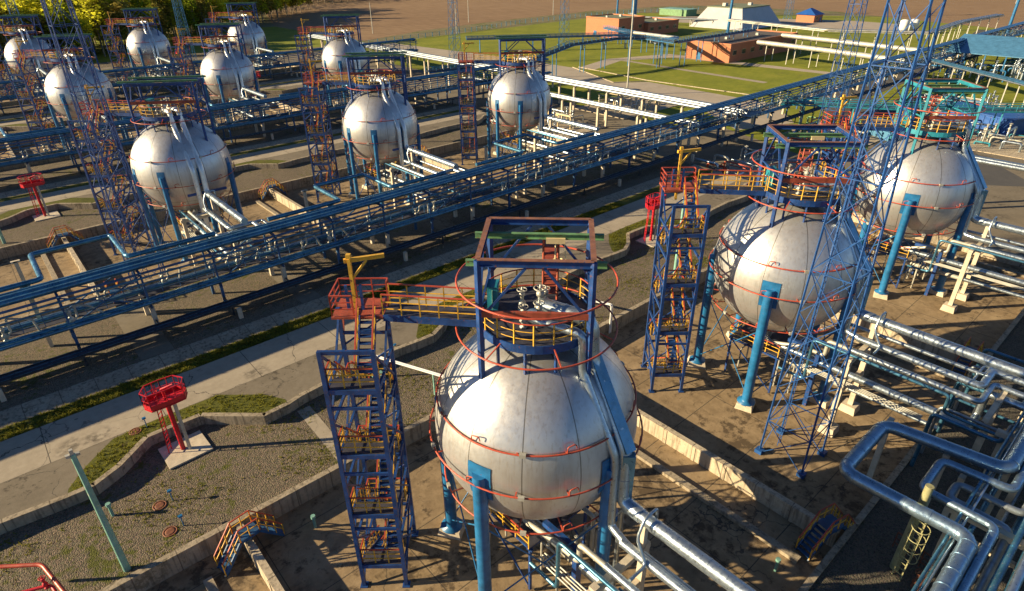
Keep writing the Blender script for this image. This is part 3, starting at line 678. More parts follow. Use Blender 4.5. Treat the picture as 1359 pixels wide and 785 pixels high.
# ------------------------------------------------------------------ outlet pipe bridges running from each tank to the rack
def make_bridge():
    t = empty('pipe_bridge', (0, 0, 0), 'x', 'pipe bridge', 'outlet pipes of the spheres')
    for v in (-7.2,):
        for x in (-3.1, .55):
            m = MB().box((x, v, 3.3), (.36, .36, 6.5)); m.box((x, v, .3), (1.2, 1.2, .6), top=.85); m.build('concrete_post', CONC, t)
        MB().box((-1.3, v, 6.22), (4.2, .34, .32)).build('crossbeam', CONC, t)
        MB().box((-1.3, v, 3.72), (3.3, .26, .3)).build('crossbeam', CONC, t)
        MB().box((.3, v, 7.2), (.3, .3, 1.56)).build('pipe_stool', CONC, t)
    MB().pipe([(.3, -6.6, 8.3), (.3, -17.2, 8.3)], .34, .5, 16, bands=2.6).build('pipe', ALU, t)
    MB().pipe([(-.5, -6.6, 6.8), (-.5, -14.3, 6.8), (2.0, -14.3, 6.8), (2.0, -17, 6.8)], .24, .45, 14, bands=2.4).build('pipe', ALU, t)
    MB().pipe([(-.05, -7.6, 6.62), (-.05, -13.7, 6.62), (2.6, -13.7, 6.62), (2.6, -17, 6.62)], .09, .3, 8).build('pipe', ALU, t)
    MB().pipe([(-1.9, -6.8, 6.5), (-1.9, -14.7, 6.5), (.9, -14.7, 6.5), (.9, -17, 6.5)], .19, .4, 12, bands=2.2).build('pipe', ALU, t)
    MB().pipe([(-1.2, -1.0, 4.05), (-1.2, -14.6, 4.05), (.4, -14.6, 4.05), (.4, -14.6, 6.0), (.4, -17, 6.0)], .26, .45, 14, bands=2.4).build('pipe', ALU, t)
    MB().pipe([(-.4, -6.8, 2.4), (-.4, -13, 2.4)], .15, .4, 10).build('pipe', ALU, t)
    MB().pipe([(1.15, -5.2, .4), (1.15, -5.2, 6.75), (1.15, -14.1, 6.75), (3.0, -14.1, 6.75), (3.0, -17, 6.75)], .14, .35, 10).build('pipe', ALU, t)
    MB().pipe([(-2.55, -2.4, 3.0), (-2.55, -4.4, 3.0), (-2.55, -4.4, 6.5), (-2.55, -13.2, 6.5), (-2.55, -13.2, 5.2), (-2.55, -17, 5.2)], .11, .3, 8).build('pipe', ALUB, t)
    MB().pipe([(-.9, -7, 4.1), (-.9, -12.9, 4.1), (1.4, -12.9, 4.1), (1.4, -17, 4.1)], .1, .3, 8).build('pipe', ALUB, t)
    m = MB().box((-.6, -15.4, 3.2), (.4, .4, 6.4)); m.box((-.6, -15.4, 6.2), (5.0, .32, .3)); m.build('concrete_post', CONC, t)
    g = MB()
    for x in (-2.6, -2.42, -2.25, -2.08): g.sweep([(x, -3, 3.95), (x, -12.2, 3.95)], .05, 6)
    g.build('small_tubes', PALE, t)
    l = MB().pipe([(.75, -7.5, 8.3), (.75, -7.5, 8.95), (-.2, -7.5, 8.95), (-.65, -7.5, 8.0), (-.75, -8.2, 6.9), (-1.9, -8.2, 6.9)], .08, .3, 8); l.build('vent_line', ALU, t)
    return t
br0 = make_bridge()
for i, rc in enumerate(TANKS):
    lb = f'silver insulated pipes on concrete frame leaving {D[rc]}'; p = (rc[1]*A, rc[0]*RW, 0)
    if i == 0: br0['label'] = lb
    else: dup(br0, p, lb)

# ------------------------------------------------------------------ long pipe racks
def make_rack(v0, x0, x1, label, gz, step=6.0, front=True, big=True, walk=True):
    """rack running along x: rows of columns at v0 and v0-5, decks at 5 and 8 m"""
    t = empty('pipe_rack', (x0, v0-2.5, 0), label, 'pipe rack', 'long pipe racks'); ix = -x0; iv = -(v0-2.5)
    def L(*p): return (p[0]+ix, p[1]+iv, p[2])
    n = int((x1-x0)/step); steel = MB()
    for i in range(n+1):
        x = x0+i*step+1.5
        for k, v in enumerate((v0-3.6, v0)):
            if i % 2 == 0:
                MB().box(L(x, v, (gz+4.6)/2-.1), (.38, .38, 4.8-gz)).build('concrete_column', CONC, t)
            else:
                MB().bar(L(x, v, gz-.05), L(x, v, 4.65), .24, .24).build('steel_column', RACKB, t)
        if i % 3 == 1: MB().box(L(x+.3, v0-6.6, (gz+3.3)/2-.1), (.34, .34, 3.3-gz)).build('concrete_column', CONC, t)
        steel.bar(L(x, v0-4.1, 4.72), L(x, v0+.4, 4.72), .16, .24, ibeam=True)
        for v in (v0-3.4, v0-.2): steel.bar(L(x, v, 4.8), L(x, v, 7.6), .16)
        steel.bar(L(x, v0-3.7, 7.68), L(x, v0+.3, 7.68), .16, .22, ibeam=True)
        if i % 2 and i < n:
            for v in (v0-3.4, v0-.2): steel.bar(L(x, v, 4.9), L(x+step, v, 7.6), .09); steel.bar(L(x+step, v, 4.9), L(x, v, 7.6), .09)
    for v in (v0-3.4, v0-.2):
        steel.bar(L(x0, v, 4.78), L(x1, v, 4.78), .12, .2); steel.bar(L(x0, v, 7.72), L(x1, v, 7.72), .12, .18)
    steel.build('steel_frame', RACKB, t)
    rg = random.Random(int(v0*7)+3)
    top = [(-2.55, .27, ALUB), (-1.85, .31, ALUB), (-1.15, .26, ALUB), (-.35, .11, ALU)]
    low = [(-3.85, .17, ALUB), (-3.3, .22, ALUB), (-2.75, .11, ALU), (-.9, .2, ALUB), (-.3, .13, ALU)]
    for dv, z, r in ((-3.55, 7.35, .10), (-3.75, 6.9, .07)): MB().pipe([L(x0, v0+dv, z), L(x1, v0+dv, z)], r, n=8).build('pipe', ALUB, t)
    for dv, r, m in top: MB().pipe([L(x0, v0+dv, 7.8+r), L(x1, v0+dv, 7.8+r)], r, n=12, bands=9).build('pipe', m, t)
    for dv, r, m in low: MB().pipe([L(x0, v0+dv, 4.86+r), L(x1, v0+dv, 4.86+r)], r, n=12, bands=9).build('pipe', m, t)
    if walk:
        rl = MB(); rail(rl, [L(x0, v0-2.2, 5.0), L(x1, v0-2.2, 5.0)], 1.2, 1.5, mt=0, mp=0, r=.032); rl.build('walkway_railing', RACKB, t)
        MB().box(L((x0+x1)/2, v0-1.85, 4.95), (x1-x0, .6, .05)).build('walkway_grating', GRATE, t)
    # cable trays hung on brackets in front
    if front:
        tr = MB()
        for dz in (0, ): tr.box(L((x0+x1)/2, v0-5.6, 3.35), (x1-x0, 1.0, .05)); tr.bar(L(x0, v0-6.2, 3.42), L(x1, v0-6.2, 3.42), .04, .16); tr.bar(L(x0, v0-5.0, 3.42), L(x1, v0-5.0, 3.42), .04, .16)
        for i in range(n+1):
            x = x0+i*step+1.5; tr.bar(L(x, v0-6.2, 3.25), L(x, v0-3.5, 3.25), .1, .14)
            if i % 2: tr.bar(L(x, v0-5.6, gz-.05), L(x, v0-5.6, 3.2), .14)
        tr.build('cable_tray', DARK, t)
        cb = MB()
        for k in range(7):
            pts = []; z = 3.45; x = x0
            while x < x1: pts.append(L(x, v0-6.05+k*.13+rg.uniform(-.03, .03), z+rg.uniform(0, .06))); x += 2.5
            cb.sweep(pts, .045+.02*(k % 2), 5)
        cb.build('cables', PALE if 0 else GRATE, t)
        wt = MB()
        for dv in (-5.05, -5.6, -6.16): wt.bar(L(x0, v0+dv, 3.55), L(x1, v0+dv, 3.55), .05, .03)
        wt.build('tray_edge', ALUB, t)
    # valves, drips and branch stubs along the decks
    x = x0+3; q = 0
    while x < x1-2 and q < 96:
        dv = rg.choice([-3.3, -2.6, -1.4, -.9, -.4]); vs = MB(); valve_mb(vs, *L(x, v0+dv, 5.0), rg.uniform(.7, 1.1))
        if rg.random() < .7: vs.pipe([L(x, v0+dv, 5.2), L(x+.5, v0+dv, 5.6), L(x+.5, v0+dv, rg.uniform(6, 7)), L(x+rg.uniform(1.2, 2.6), v0+dv, 6.2), L(x+rg.uniform(1.2, 2.6), v0+dv, 5.0)], .09, .2, 7)
        vs.build('valve', PALE, t); q += 1
        x += rg.uniform(2.2, 6.5)*(1 if x < 120 else 2.4)
    return t
main_rack = make_rack(41.8, -48, 330, 'main blue pipe rack running from lower left to upper right across the photo', 2.1)
def south_rack():
    x0, x1 = -12, 120; t = empty('pipe_rack', (x0, -19.5, 0), 'low pipe rack on concrete posts along the right edge, nearest the camera', 'pipe rack', 'long pipe racks')
    for i in range(15):
        x = 6+i*8.6
        for y in (-21.4, -16.6): MB().box((x-x0, y+19.5, 3.4), (.42, .42, 4.6)).build('concrete_post', CONC, t)
        MB().box((x-x0, .3, 5.86), (.4, 6.2, .34)).build('crossbeam', CONC, t)
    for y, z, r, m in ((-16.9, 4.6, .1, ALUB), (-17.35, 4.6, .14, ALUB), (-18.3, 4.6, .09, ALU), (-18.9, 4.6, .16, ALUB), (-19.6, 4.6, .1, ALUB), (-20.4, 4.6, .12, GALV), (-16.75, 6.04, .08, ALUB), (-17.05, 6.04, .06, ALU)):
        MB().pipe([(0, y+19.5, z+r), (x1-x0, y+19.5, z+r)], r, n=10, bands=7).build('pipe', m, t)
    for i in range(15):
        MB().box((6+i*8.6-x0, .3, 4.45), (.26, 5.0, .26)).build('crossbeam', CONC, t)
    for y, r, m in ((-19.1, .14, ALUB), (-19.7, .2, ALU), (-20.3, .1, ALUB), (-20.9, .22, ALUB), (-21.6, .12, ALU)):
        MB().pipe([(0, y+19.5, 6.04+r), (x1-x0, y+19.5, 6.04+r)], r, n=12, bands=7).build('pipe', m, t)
south_rack()
make_rack(101.8, -110, 98, 'blue pipe rack between the second and third rows of spheres', 2.1)
make_rack(161.8, -150, 98, 'distant blue pipe rack between the third and back rows of spheres', 2.1)

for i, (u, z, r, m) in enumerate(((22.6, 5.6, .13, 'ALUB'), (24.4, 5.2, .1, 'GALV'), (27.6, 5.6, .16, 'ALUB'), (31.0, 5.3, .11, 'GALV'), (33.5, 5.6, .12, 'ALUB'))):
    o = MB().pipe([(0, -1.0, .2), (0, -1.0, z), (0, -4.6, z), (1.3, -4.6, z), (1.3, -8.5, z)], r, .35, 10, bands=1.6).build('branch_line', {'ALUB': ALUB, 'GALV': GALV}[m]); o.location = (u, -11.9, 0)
    tag(o, ['slim blue branch pipe right of the large loop', 'slim grey branch pipe second right of the large loop', 'blue branch pipe dropping to the gravel below the right hand pipes', 'thin grey branch pipe near the right edge of the yard', 'thin blue branch pipe closest to the right edge'][i], 'pipe', 'branch pipes to the near rack')
# expansion loops standing out of the racks
def loop(pts, r, mat, label, z, legs=True, grp='expansion loops'):
    t = empty('expansion_loop', (pts[1][0], pts[1][1], 0), label, 'pipe loop', grp); o = Vector((pts[1][0], pts[1][1], 0))
    P = [Vector((*p, z)) if len(p) == 2 else Vector(p) for p in pts]
    MB().pipe([p-o for p in P], r, r*2.0, 18, bands=1.15).build('pipe', mat, t)
    for q in (P[1], P[2]):
        sp = MB(); b = (q-o)-Vector((0, 0, 0)); d = (P[0]-P[1]).normalized()*1.2; e = b+d
        sp.box((e.x, e.y, (z-r)/2+.3), (.3, .3, z-r-.6)); sp.box((e.x, e.y, z-r-.06), (.7, .3, .14)); sp.build('support_post', CONC, t)
    return t
LOOPM = paint('pipe cladding with painted sky tint', (.26, .36, .46), .34, .85, .2, 1.6, (.42, .42, .40), .03)  # silver loops with the reflected sky mixed into the base colour
loop([(40, -17.5), (19.0, -17.5), (18.0, -11.5), (12.3, -11.5), (12.4, -17.6), (-6, -17.7)], .38, LOOPM, 'largest bent silver pipe loop over the gravel at lower right', 6.5)
loop([(40, -18.1), (17.9, -18.1), (17.6, -14.8), (14.5, -14.8), (14.4, -18.2), (-6, -18.2)], .23, LOOPM, 'smaller silver pipe loop nested inside the large one at lower right', 6.2)
loop([(40, -18.9), (17.2, -18.9), (17.1, -15.9), (15.6, -15.9), (15.5, -18.7), (-6, -18.7)], .2, GALV, 'low grey pipe loop beside the two silver loops', 5.6)
for (u, r_, c_) in ((10.2, 1, 0), (37.0, 1, 1), (-17, 1, -1), (10.2, 2, 0), (-20, 2, 0), (37, 2, 1)):
    V = r_*RW-18
    lab = {(10.2, 1): 'blue pipe loop rising over the main rack below the second sphere of its row', (37.0, 1): 'blue pipe loop over the main rack near the right sphere of that row', (-17, 1): 'blue pipe loop over the main rack at the left edge of the photo',
           (10.2, 2): 'far blue pipe loop on the second rack near the middle', (-20, 2): 'far blue pipe loop on the second rack at left', (37, 2): 'far blue pipe loop on the second rack at right'}[(u, r_)]
    loop([(u-8, V-.4, 8.3), (u, V-.4, 8.3), (u, V+6, 8.3), (u+6.4, V+6, 8.3), (u+6.4, V-.4, 8.3), (u+14, V-.4, 8.3)], .22, ALUB, lab, 8.3)

# ------------------------------------------------------------------ fire monitor towers
def make_monitor():
    t = empty('fire_monitor_tower', (0, 0, 0), 'x', 'monitor tower', 'red fire monitor towers')
    MB().box((.1, -.1, .06), (2.85, 2.6, .12), .03).build('concrete_pad', CONC, t)
    MB().sweep([(0, 0, .1), (0, 0, 4.55)], .16, 12).build('riser_post', MON, t)
    MB().sweep([(.36, -.28, .1), (.36, -.28, 4.5)], .12, 10).build('riser_post', PALE, t)
    ld = MB(); rz = -.65
    for s in (-.22, .22): ld.bar((-.75+s*.6, .35+s*.8, .1), (-.45+s*.6, .25+s*.8, 5.6), .06)
    for k in range(15): f = (k+1)/16; x, y, z = -.75+.3*f, .35-.1*f, .1+5.4*f; ld.bar((x-.13, y-.18, z), (x+.13, y+.18, z), .04)
    ld.build('ladder', MON, t)
    n = 8; pts = [(-1.65, -.15), (-1.3, -.95), (0, -1.05), (1.3, -.95), (1.65, -.15), (1.1, .75), (0, .85), (-1.1, .75)]; pts = [(x*.8, y*.8) for x, y in pts]; _ = [(1.5*math.cos(2*PI*i/n+.3)*.78+.55*math.sin(2*PI*i/n+.3)*-.6, 1.3*math.sin(2*PI*i/n+.3)*.9-.45*math.cos(2*PI*i/n+.3)) for i in range(n)]
    bk = MB().prism(pts, 4.5, 4.62); bk.prism([(x*1.02, y*1.02) for x, y in pts], 4.4, 4.47)
    for i in range(n):
        a, b = pts[i], pts[(i+1) % n]; bk.bar((*a, 4.72), (*b, 4.72), .04, .3)
    bko = bk.build('basket_floor', MON, t)
    g = MB(); rail(g, [(*p, 4.6) for p in pts], 1.1, .45, closed=True, mt=0, mp=0, r=.025, mids=(.55,)); g.build('basket_railing', MON, bko)
    nz = MB().sweep([(0, 0, 4.55), (0, 0, 5.4)], .1, 8); nz.sweep([(-.1, -.1, 5.4), (.6, -.55, 5.75)], [.1, .07], 8); nz.ring((-.15, .0, 5.35), .2, .03, 12, 5); nz.build('nozzle', MON, t)
    return t
mon = make_monitor(); first = True
for r in range(4):
    for k, c in ((-1, 'left'), (0, 'left'), (2, 'right')):
        if r == 0 and k == -1: continue
        if r > 1 and k == -1: pass
        u, v = -13.5+A*k, r*RW+21.6
        lb = {(0, 0): 'red monitor tower on the gravel left of the front stair tower', (0, 1): 'red monitor tower hidden behind the front sphere', (0, 2): 'red monitor tower beside the second stair tower',
              (1, 0): 'red monitor tower behind the main rack at far left', (1, -1): 'red monitor tower outside the left edge beyond the main rack'}.get((r, k), f'distant red monitor tower, row {r+1} of tanks, {["outer left","left","middle","right"][k+1]} bay')
        if k == 1 and r == 0: pass
        if first: mon.location = (u, v, 1.2); mon['label'] = lb; first = False
        else: dup(mon, (u, v, 1.2), lb)

# ------------------------------------------------------------------ lattice masts
def make_mast(h, w0, w1, mat, nst=13):
    t = empty('lattice_mast', (0, 0, 0), 'x', 'mast', 'lattice masts')
    W = lambda z: w0+(w1-w0)*min(1, z/h)
    cs = ((-1, -1), (1, -1), (1, 1), (-1, 1)); zs = []; z = 0
    dz = h/nst
    legs = MB()
    for a, b in cs: legs.bar((a*w0/2, b*w0/2, 0), (a*w1/2, b*w1/2, h), .09*(w0/3.1+.1), .09*(w0/3.1+.1)); legs.box((a*w0/2, b*w0/2, .15), (.5, .5, .3))
    legs.build('mast_legs', mat, t)
    br = MB(); s = .042*(w0/3.1+.1)
    for k in range(nst):
        z0, z1 = k*dz, (k+1)*dz
        for i in range(4):
            a, b = cs[i], cs[(i+1) % 4]; A0 = Vector((a[0]*W(z0)/2, a[1]*W(z0)/2, z0)); B0 = Vector((b[0]*W(z0)/2, b[1]*W(z0)/2, z0)); A1 = Vector((a[0]*W(z1)/2, a[1]*W(z1)/2, z1)); B1 = Vector((b[0]*W(z1)/2, b[1]*W(z1)/2, z1))
            br.bar(A0, B1, s); br.bar(B0, A1, s)
            if k % 2 == 0: br.bar(A1, B1, s*1.2)
    br.build('mast_bracing', mat, t)
    ld = MB()
    for q in (-.2, .2): ld.bar((q, W(0)*.3, .2), (q, W(h)*.3, h), .04)
    for k in range(int(h/.45)): z = .4+k*.45; ld.bar((-.2, W(z)*.3, z), (.2, W(z)*.3, z), .03)
    ld.build('ladder', mat, t)
    pf = MB().box((0, 0, h+.05), (w1+1.2, w1+1.2, .1)); rail(pf, [(-w1/2-.5, -w1/2-.5, h+.1), (w1/2+.5, -w1/2-.5, h+.1), (w1/2+.5, w1/2+.5, h+.1), (-w1/2-.5, w1/2+.5, h+.1)], 1.1, 1, closed=True, mt=0, mp=0); pf.build('lamp_platform', mat, t)
    return t
MASTB = paint('violet blue mast paint', (.016, .075, .25), .42, 0, .25, 1.2, RUST, -.02)
m0 = make_mast(38, 3.1, 1.5, MASTB); m0.location = (19.05, -6.5, 0); m0['label'] = 'tall violet blue lattice mast in the right foreground before the stained sphere'
m1 = dup(m0, (-8, 53, 0), 'tall dark blue lattice mast at upper left, rising behind the main rack')
for ch in m1.children: ch.data = ch.data.copy(); ch.data.materials[0] = NAVY
m2 = make_mast(40, 3.0, 1.3, MASTB, 15); m2.location = (93, 25.5, 0); m2['label'] = 'slimmer lattice mast behind the foreground mast, at the right of the yard'
m3 = make_mast(34, 3.0, 1.3, BLUE, 13); m3.location = (109.7, 154.3, 0); m3['label'] = 'light blue lattice mast standing on the lawn before the ploughed field'
for p, lb in (((168, 161.9, 0), 'blue lattice mast left of the brick building'), ((42, 201.6, 0), 'teal lattice mast in front of the trees'), ((324.6, 151, 0), 'far blue lattice mast beside the small brick hut'), ((5, 240, 0), 'faint lattice mast at upper left against the trees')):
    dup(m3, p, lb)

# ------------------------------------------------------------------ poles and chimneys
def pole(x, y, h, r, mat, label, cat='pole', name='lamp_post', arm=True, grp=None):
    t = empty(name, (x, y, 0), label, cat, grp)
    MB().sweep([(0, 0, 0), (0, 0, h)], [r, r*.6], 10).build('post', mat, t)
    if arm:
        a = MB().bar((-.25, 0, h-.1), (.25, 0, h-.1), .08); a.box((-.2, 0, h+.0), (.2, .18, .14)); a.box((.2, .1, h-.15), (.2, .18, .14)); a.box((0, 0, h+.15), (.16, .16, .3)); a.build('lamp_heads', PALE, t)
    return t
p0 = pole(-18.9, 13.55, 9.9, .21, PALEG, 'pale green lamp post leaning into view at lower left by the bund wall', grp='pale green lamp posts')
dup(p0, (-18.7, 74.5, 0), 'pale green lamp post cut by the left edge beyond the main rack'); dup(p0, (34.0, 14.3, 0), 'pale green lamp post between the pits of the near row at right')
pole(110.1, 83, 33, .22, PALE, 'tall thin white mast pole standing beside the asphalt road', 'pole', 'mast_pole', False)
pole(236.4, 132.3, 42, .62, BLUE, 'bright blue vent stack in front of the pale shed', 'stack', 'vent_stack', False)
pole(279.2, 44.5, 42, .55, BLUE, 'bright blue vent stack at the right edge behind the blue shelter', 'stack', 'vent_stack', False)
pole(272, 211, 45, 1.5, BLUE, 'thick blue chimney behind the brick building, cut by the top edge', 'chimney', 'chimney', False)
pole(270, 221, 45, .55, BLUE, 'thin blue stack left of the thick blue chimney', 'stack', 'vent_stack', False)
for i, (x, y, h) in enumerate(((162.7, 224.4, 12), (136.3, 253, 13), (198.9, 262, 12), (259.9, 260.4, 13), (511.9, 94.7, 12))):
    pole(x, y, h, .2, PALE, ['white post by the field fence behind the light blue mast', 'white post in the grass left of the far mast', 'white post at the field edge above the brick building', 'white post at the field edge left of the chimney', 'white post in the ploughed field at upper right'][i], 'post', 'utility_pole', False, 'utility poles')

# ------------------------------------------------------------------ crossover steps over the walls
def make_steps():
    t = empty('crossover_steps', (0, 0, 0), 'x', 'steps', 'crossover steps')
    f = MB()
    for s in (-.45, .45): f.bar((s, -1.9, .05), (s, -.6, 1.65), .08, .2); f.bar((s, -.6, 1.65), (s, .6, 1.65), .08, .2); f.bar((s, .6, 1.65), (s, 1.9, .05), .08, .2)
    for k in range(6): f.box((0, -1.8+k*.22, .25+k*.25), (.86, .24, .04)).box((0, 1.8-k*.22, .25+k*.25), (.86, .24, .04))
    f.box((0, 0, 1.74), (.9, 1.25, .04)); f.build('step_frame', RACKB, t)
    for s in (-.47, .47):
        g = MB()
        for a, b in (((s, -1.9, .1), (s, -.6, 1.7)), ((s, -.6, 1.7), (s, .6, 1.7)), ((s, .6, 1.7), (s, 1.9, .1))): rail(g, [a, b], .95, .7, mt=0, mp=1, mids=(.52,))
        g.build('railing', [RED, YEL], t)
    return t
st0 = make_steps(); st0.location = (-12.95, 11.1, 0); st0.rotation_euler.z = -PI/2+.15; st0['label'] = 'blue crossover steps with orange rails astride the low wall, lower left'
for p, rz, lb in (((13.2, -11.6, 0), -PI/2-.25, 'blue crossover steps with orange rails at lower right beside the dark gravel'), ((39.9, -11.4, 0), -PI/2, 'crossover steps with orange rails beneath the right hand pipes'), ((-13.0, 71.2, 0), -PI/2, 'crossover steps behind the main rack at left'),
                  ((13.45, 71.2, 0), -PI/2, 'crossover steps behind the main rack near the second sphere'), ((39.9, 71.2, 0), -PI/2, 'crossover steps left of the tank nearest the lawns'), ((-12.0, 46.9, 1.5), PI, 'crossover steps on the panel wall below the main rack')):
    dup(st0, p, lb, rz)

# ------------------------------------------------------------------ small foreground things
t = empty('red_pipe_frame', (-22.4, 14.5, 1.2), 'red fire pipe frame cut by the lower left corner', 'pipe frame')
MB().pipe([(-3, 3.2, 1.7), (.2, .7, 1.7), (.9, -2.5, 1.7), (.9, -2.6, 0)], .11, .3, 10).build('pipe', RED, t)
MB().pipe([(-1.8, .3, 1.2), (.3, -.6, 1.25), (.5, -2, 1.0)], .09, .25, 8).build('branch_pipe', MON, t)
k = MB(); valve_mb(k, .1, -.6, 1.2, .6); k.build('valve', MON, t)
def manhole(x, y, lab, z=1.2):
    t = empty('manhole', (x, y, z), lab, 'manhole', 'manholes')
    MB().lathe((0, 0, 0), [(.42, 0), (.42, .04), (.34, .05), (.34, .02)], 20).build('rim', RUSTM, t)
    MB().lathe((0, 0, 0), [(0, .04), (.2, .045), (.33, .03), (.33, .015)], 20).build('cover', RUSTM, t)
    m = MB().sweep([(.75, -.1, 0), (.75, -.1, .8)], .035, 6); m.box((.75, -.1, .85), (.24, .16, .12)); m.build('marker', BLUE, t)
manhole(-16.2, 17.3, 'rusty manhole on the gravel left, behind the pale green post'); manhole(-16.3, 14.7, 'rusty manhole with grass ring nearest the bund wall')
manhole(3.3, 22.0, 'manhole with blue marker behind the front stair tower'); manhole(-15.6, 25.0, 'manhole in the verge beside the paving left', 1.9)
def stump(x, y, lab, z=0):
    m = MB().sweep([(0, 0, 0), (0, 0, .85)], .09, 8); m.sweep([(0, 0, .85), (0, 0, 1.05)], .15, 8); o = m.build('vent_stub', PALEG); o.location = (x, y, z); tag(o, lab, 'vent stub', 'vent stubs')
stump(-9.3, 10.2, 'small pale vent stub on the pit floor left of the stair tower'); stump(9.2, -10.6, 'small vent stub on the pit floor beyond the thick outlet pipe'); stump(17, 8.6, 'small vent stub near the second stair tower'); stump(-18.6, 18.4, 'short post at the wall beside the pale green lamp post', 1.2)
# firehose line: white twin pipe crossing gravel behind the front sphere
for i, (x, lab) in enumerate(((3.0, 'pale twin pipe on stands between front stair tower and sphere'), (20.2, 'pale twin pipe on stands reaching the second stair tower'))):
    t = empty('twin_pipe', (x, 16, 0), lab, 'pipe', 'pale twin pipes'); g = MB()
    for d in (-.09, .09): g.pipe([(-2+d, 4, 3.3), (1.2+d, -3.6, 3.3), (1.2+d, -3.6, .3)], .07, .25, 8)
    g.build('tubes', WHITE, t)
    s_ = MB(); s_.bar((-1.9, 3.8, 1.1), (-1.9, 3.8, 3.2), .14); s_.bar((.2, -1.2, 1.1), (.2, -1.2, 3.2), .1); s_.box((-1.9, 3.8, 1.3), (.9, .7, .4)); s_.build('stand', PALEG, t)
# pale green ladder post at lower right
t = empty('ladder_post', (13.4, -15.2, 1.15), 'pale green post with caged ladder on the dark gravel at lower right', 'ladder post')
MB().sweep([(0, 0, 0), (0, 0, 6.3)], [.24, .2], 12).build('post', OLIVE, t)
k = MB()
for s in (-.22, .22): k.bar((-.6+s*.3, -.3+s, 0), (-.45+s*.3, -.3+s, 4.8), .06)
for q in range(11): k.bar((-.67, -.52, .4+q*.4), (-.53, -.08, .4+q*.4), .04)
k.build('ladder', OLIVE, t)
k = MB()
for q in range(4): k.ring((-.85, -.45, 2.0+q*.75), .42, .025, 16, 5)
for a in range(5): k.bar((-.85+.42*math.cos(a*1.2), -.45+.42*math.sin(a*1.2), 2.0), (-.85+.42*math.cos(a*1.2), -.45+.42*math.sin(a*1.2), 4.3), .03)
k.build('ladder_cage', OLIVE, t)
k = MB(); rail(k, [(-2.2, -1.4, .1), (.8, -1.6, .1), (1.3, .6, .1)], 1.2, .9, mt=0, mp=0); valve_mb(k, -.6, -1.2, .1, .9); k.build('guard_rail', RUSTM, t)

# ------------------------------------------------------------------ buildings
def windows(t, rects, nrm, mat_f=CREAM):
    for (p, wd, ht, rz) in rects:
        f = MB().box(p, (wd, .12, ht), rz); fo = f.build('window', mat_f, t)
        co, si = math.cos(rz), math.sin(rz); MB().box((p[0]+nrm[0]*.05, p[1]+nrm[1]*.05, p[2]), (wd-.2, .12, ht-.2), rz).build('pane', GLASS, fo)
def hall(x0, y0, x1, y1, h, wall, roof, label, win=True, par=.5):
    t = empty('brick_building', ((x0+x1)/2, (y0+y1)/2, 0), label, 'building'); W, Dp = x1-x0, y1-y0
    MB().box((0, 0, h/2), (W, Dp, h)).build('wall', wall, t)
    r = MB().box((0, 0, h+.06), (W-.5, Dp-.5, .12)); r.build('roof', roof, t)
    p = MB()
    for a, b in (((-W/2, -Dp/2), (W/2, -Dp/2)), ((W/2, -Dp/2), (W/2, Dp/2)), ((W/2, Dp/2), (-W/2, Dp/2)), ((-W/2, Dp/2), (-W/2, -Dp/2))): p.bar((*a, h+par/2), (*b, h+par/2), .3, par)
    p.build('parapet', wall, t)
    if win:
        n = max(1, int(W/5)); windows(t, [((-W/2+W*(i+.5)/n, -Dp/2-.03, h*.55), 2.2, 1.5, 0) for i in range(n)], (0, -1))
        d = MB().box((-W/2-.04, Dp*.2, 1.2), (.1, 1.6, 2.4)); d.build('door', BLUE, t)
    v = MB().box((W*.2, 0, h+.5), (1, 1, .8)); v.box((-W*.2, Dp*.1, h+.45), (.8, .8, .7)); v.build('roof_vent', PALE, t)
    return t
hall(197, 159, 214, 177, 7.2, BRICK, ROOFG, 'orange brick building with flat mossy roof in the middle distance')
hall(214.2, 157, 236, 172, 4.6, BRICK, ROOFG, 'lower brick wing with windows right of the orange brick building')
hall(172.5, 92.5, 216, 108.8, 5.2, BRICK, ROOF, 'brick building with dark bitumen roof beyond the lawn')
t = empty('metal_shed', (276, 152, 0), 'large pale metal shed with sloping sides before the ploughed field', 'shed')
W, Dp, h, ins = 36., 28., 8.5, 6.
q = W/2; vs = [(-q, -Dp/2, 0), (q, -Dp/2, 0), (q, Dp/2, 0), (-q, Dp/2, 0), (-q+ins, -Dp/2+5, h), (q-ins, -Dp/2+5, h), (q-ins, Dp/2-5, h), (-q+ins, Dp/2-5, h)]
MB().add(vs, [(0, 1, 5, 4), (1, 2, 6, 5), (2, 3, 7, 6), (3, 0, 4, 7)]).build('sloping_wall', SHED, t)
MB().box((0, 0, h+.15), (W-2*ins+.6, Dp-9.4, .3)).build('roof', ROOFG, t)
k = MB(); k.box((-7, 3, h+1), (2.4, 1.6, 1.3)); k.box((5, -3, h+.9), (1.8, 1.6, 1.1)); k.build('roof_vent', PALE, t)
t = empty('brick_hut', (317, 136, 0), 'small brick hut with blue hip roof at the field edge', 'hut')
MB().box((0, 0, 1.7), (9, 9, 3.4)).build('wall', BRICK, t)
MB().add([(-5.2, -5.2, 3.4), (5.2, -5.2, 3.4), (5.2, 5.2, 3.4), (-5.2, 5.2, 3.4), (-1, 0, 6.2), (1, 0, 6.2)], [(0, 1, 5, 4), (1, 2, 5), (2, 3, 4, 5), (3, 0, 4), (3, 2, 1, 0)]).build('roof', BLUEROOF, t)
windows(t, [((-1.5, -4.53, 1.9), 1.8, 1.4, 0)], (0, -1)); MB().box((2.4, -4.53, 1.1), (1.1, .1, 2.2)).build('door', BLUE, t)
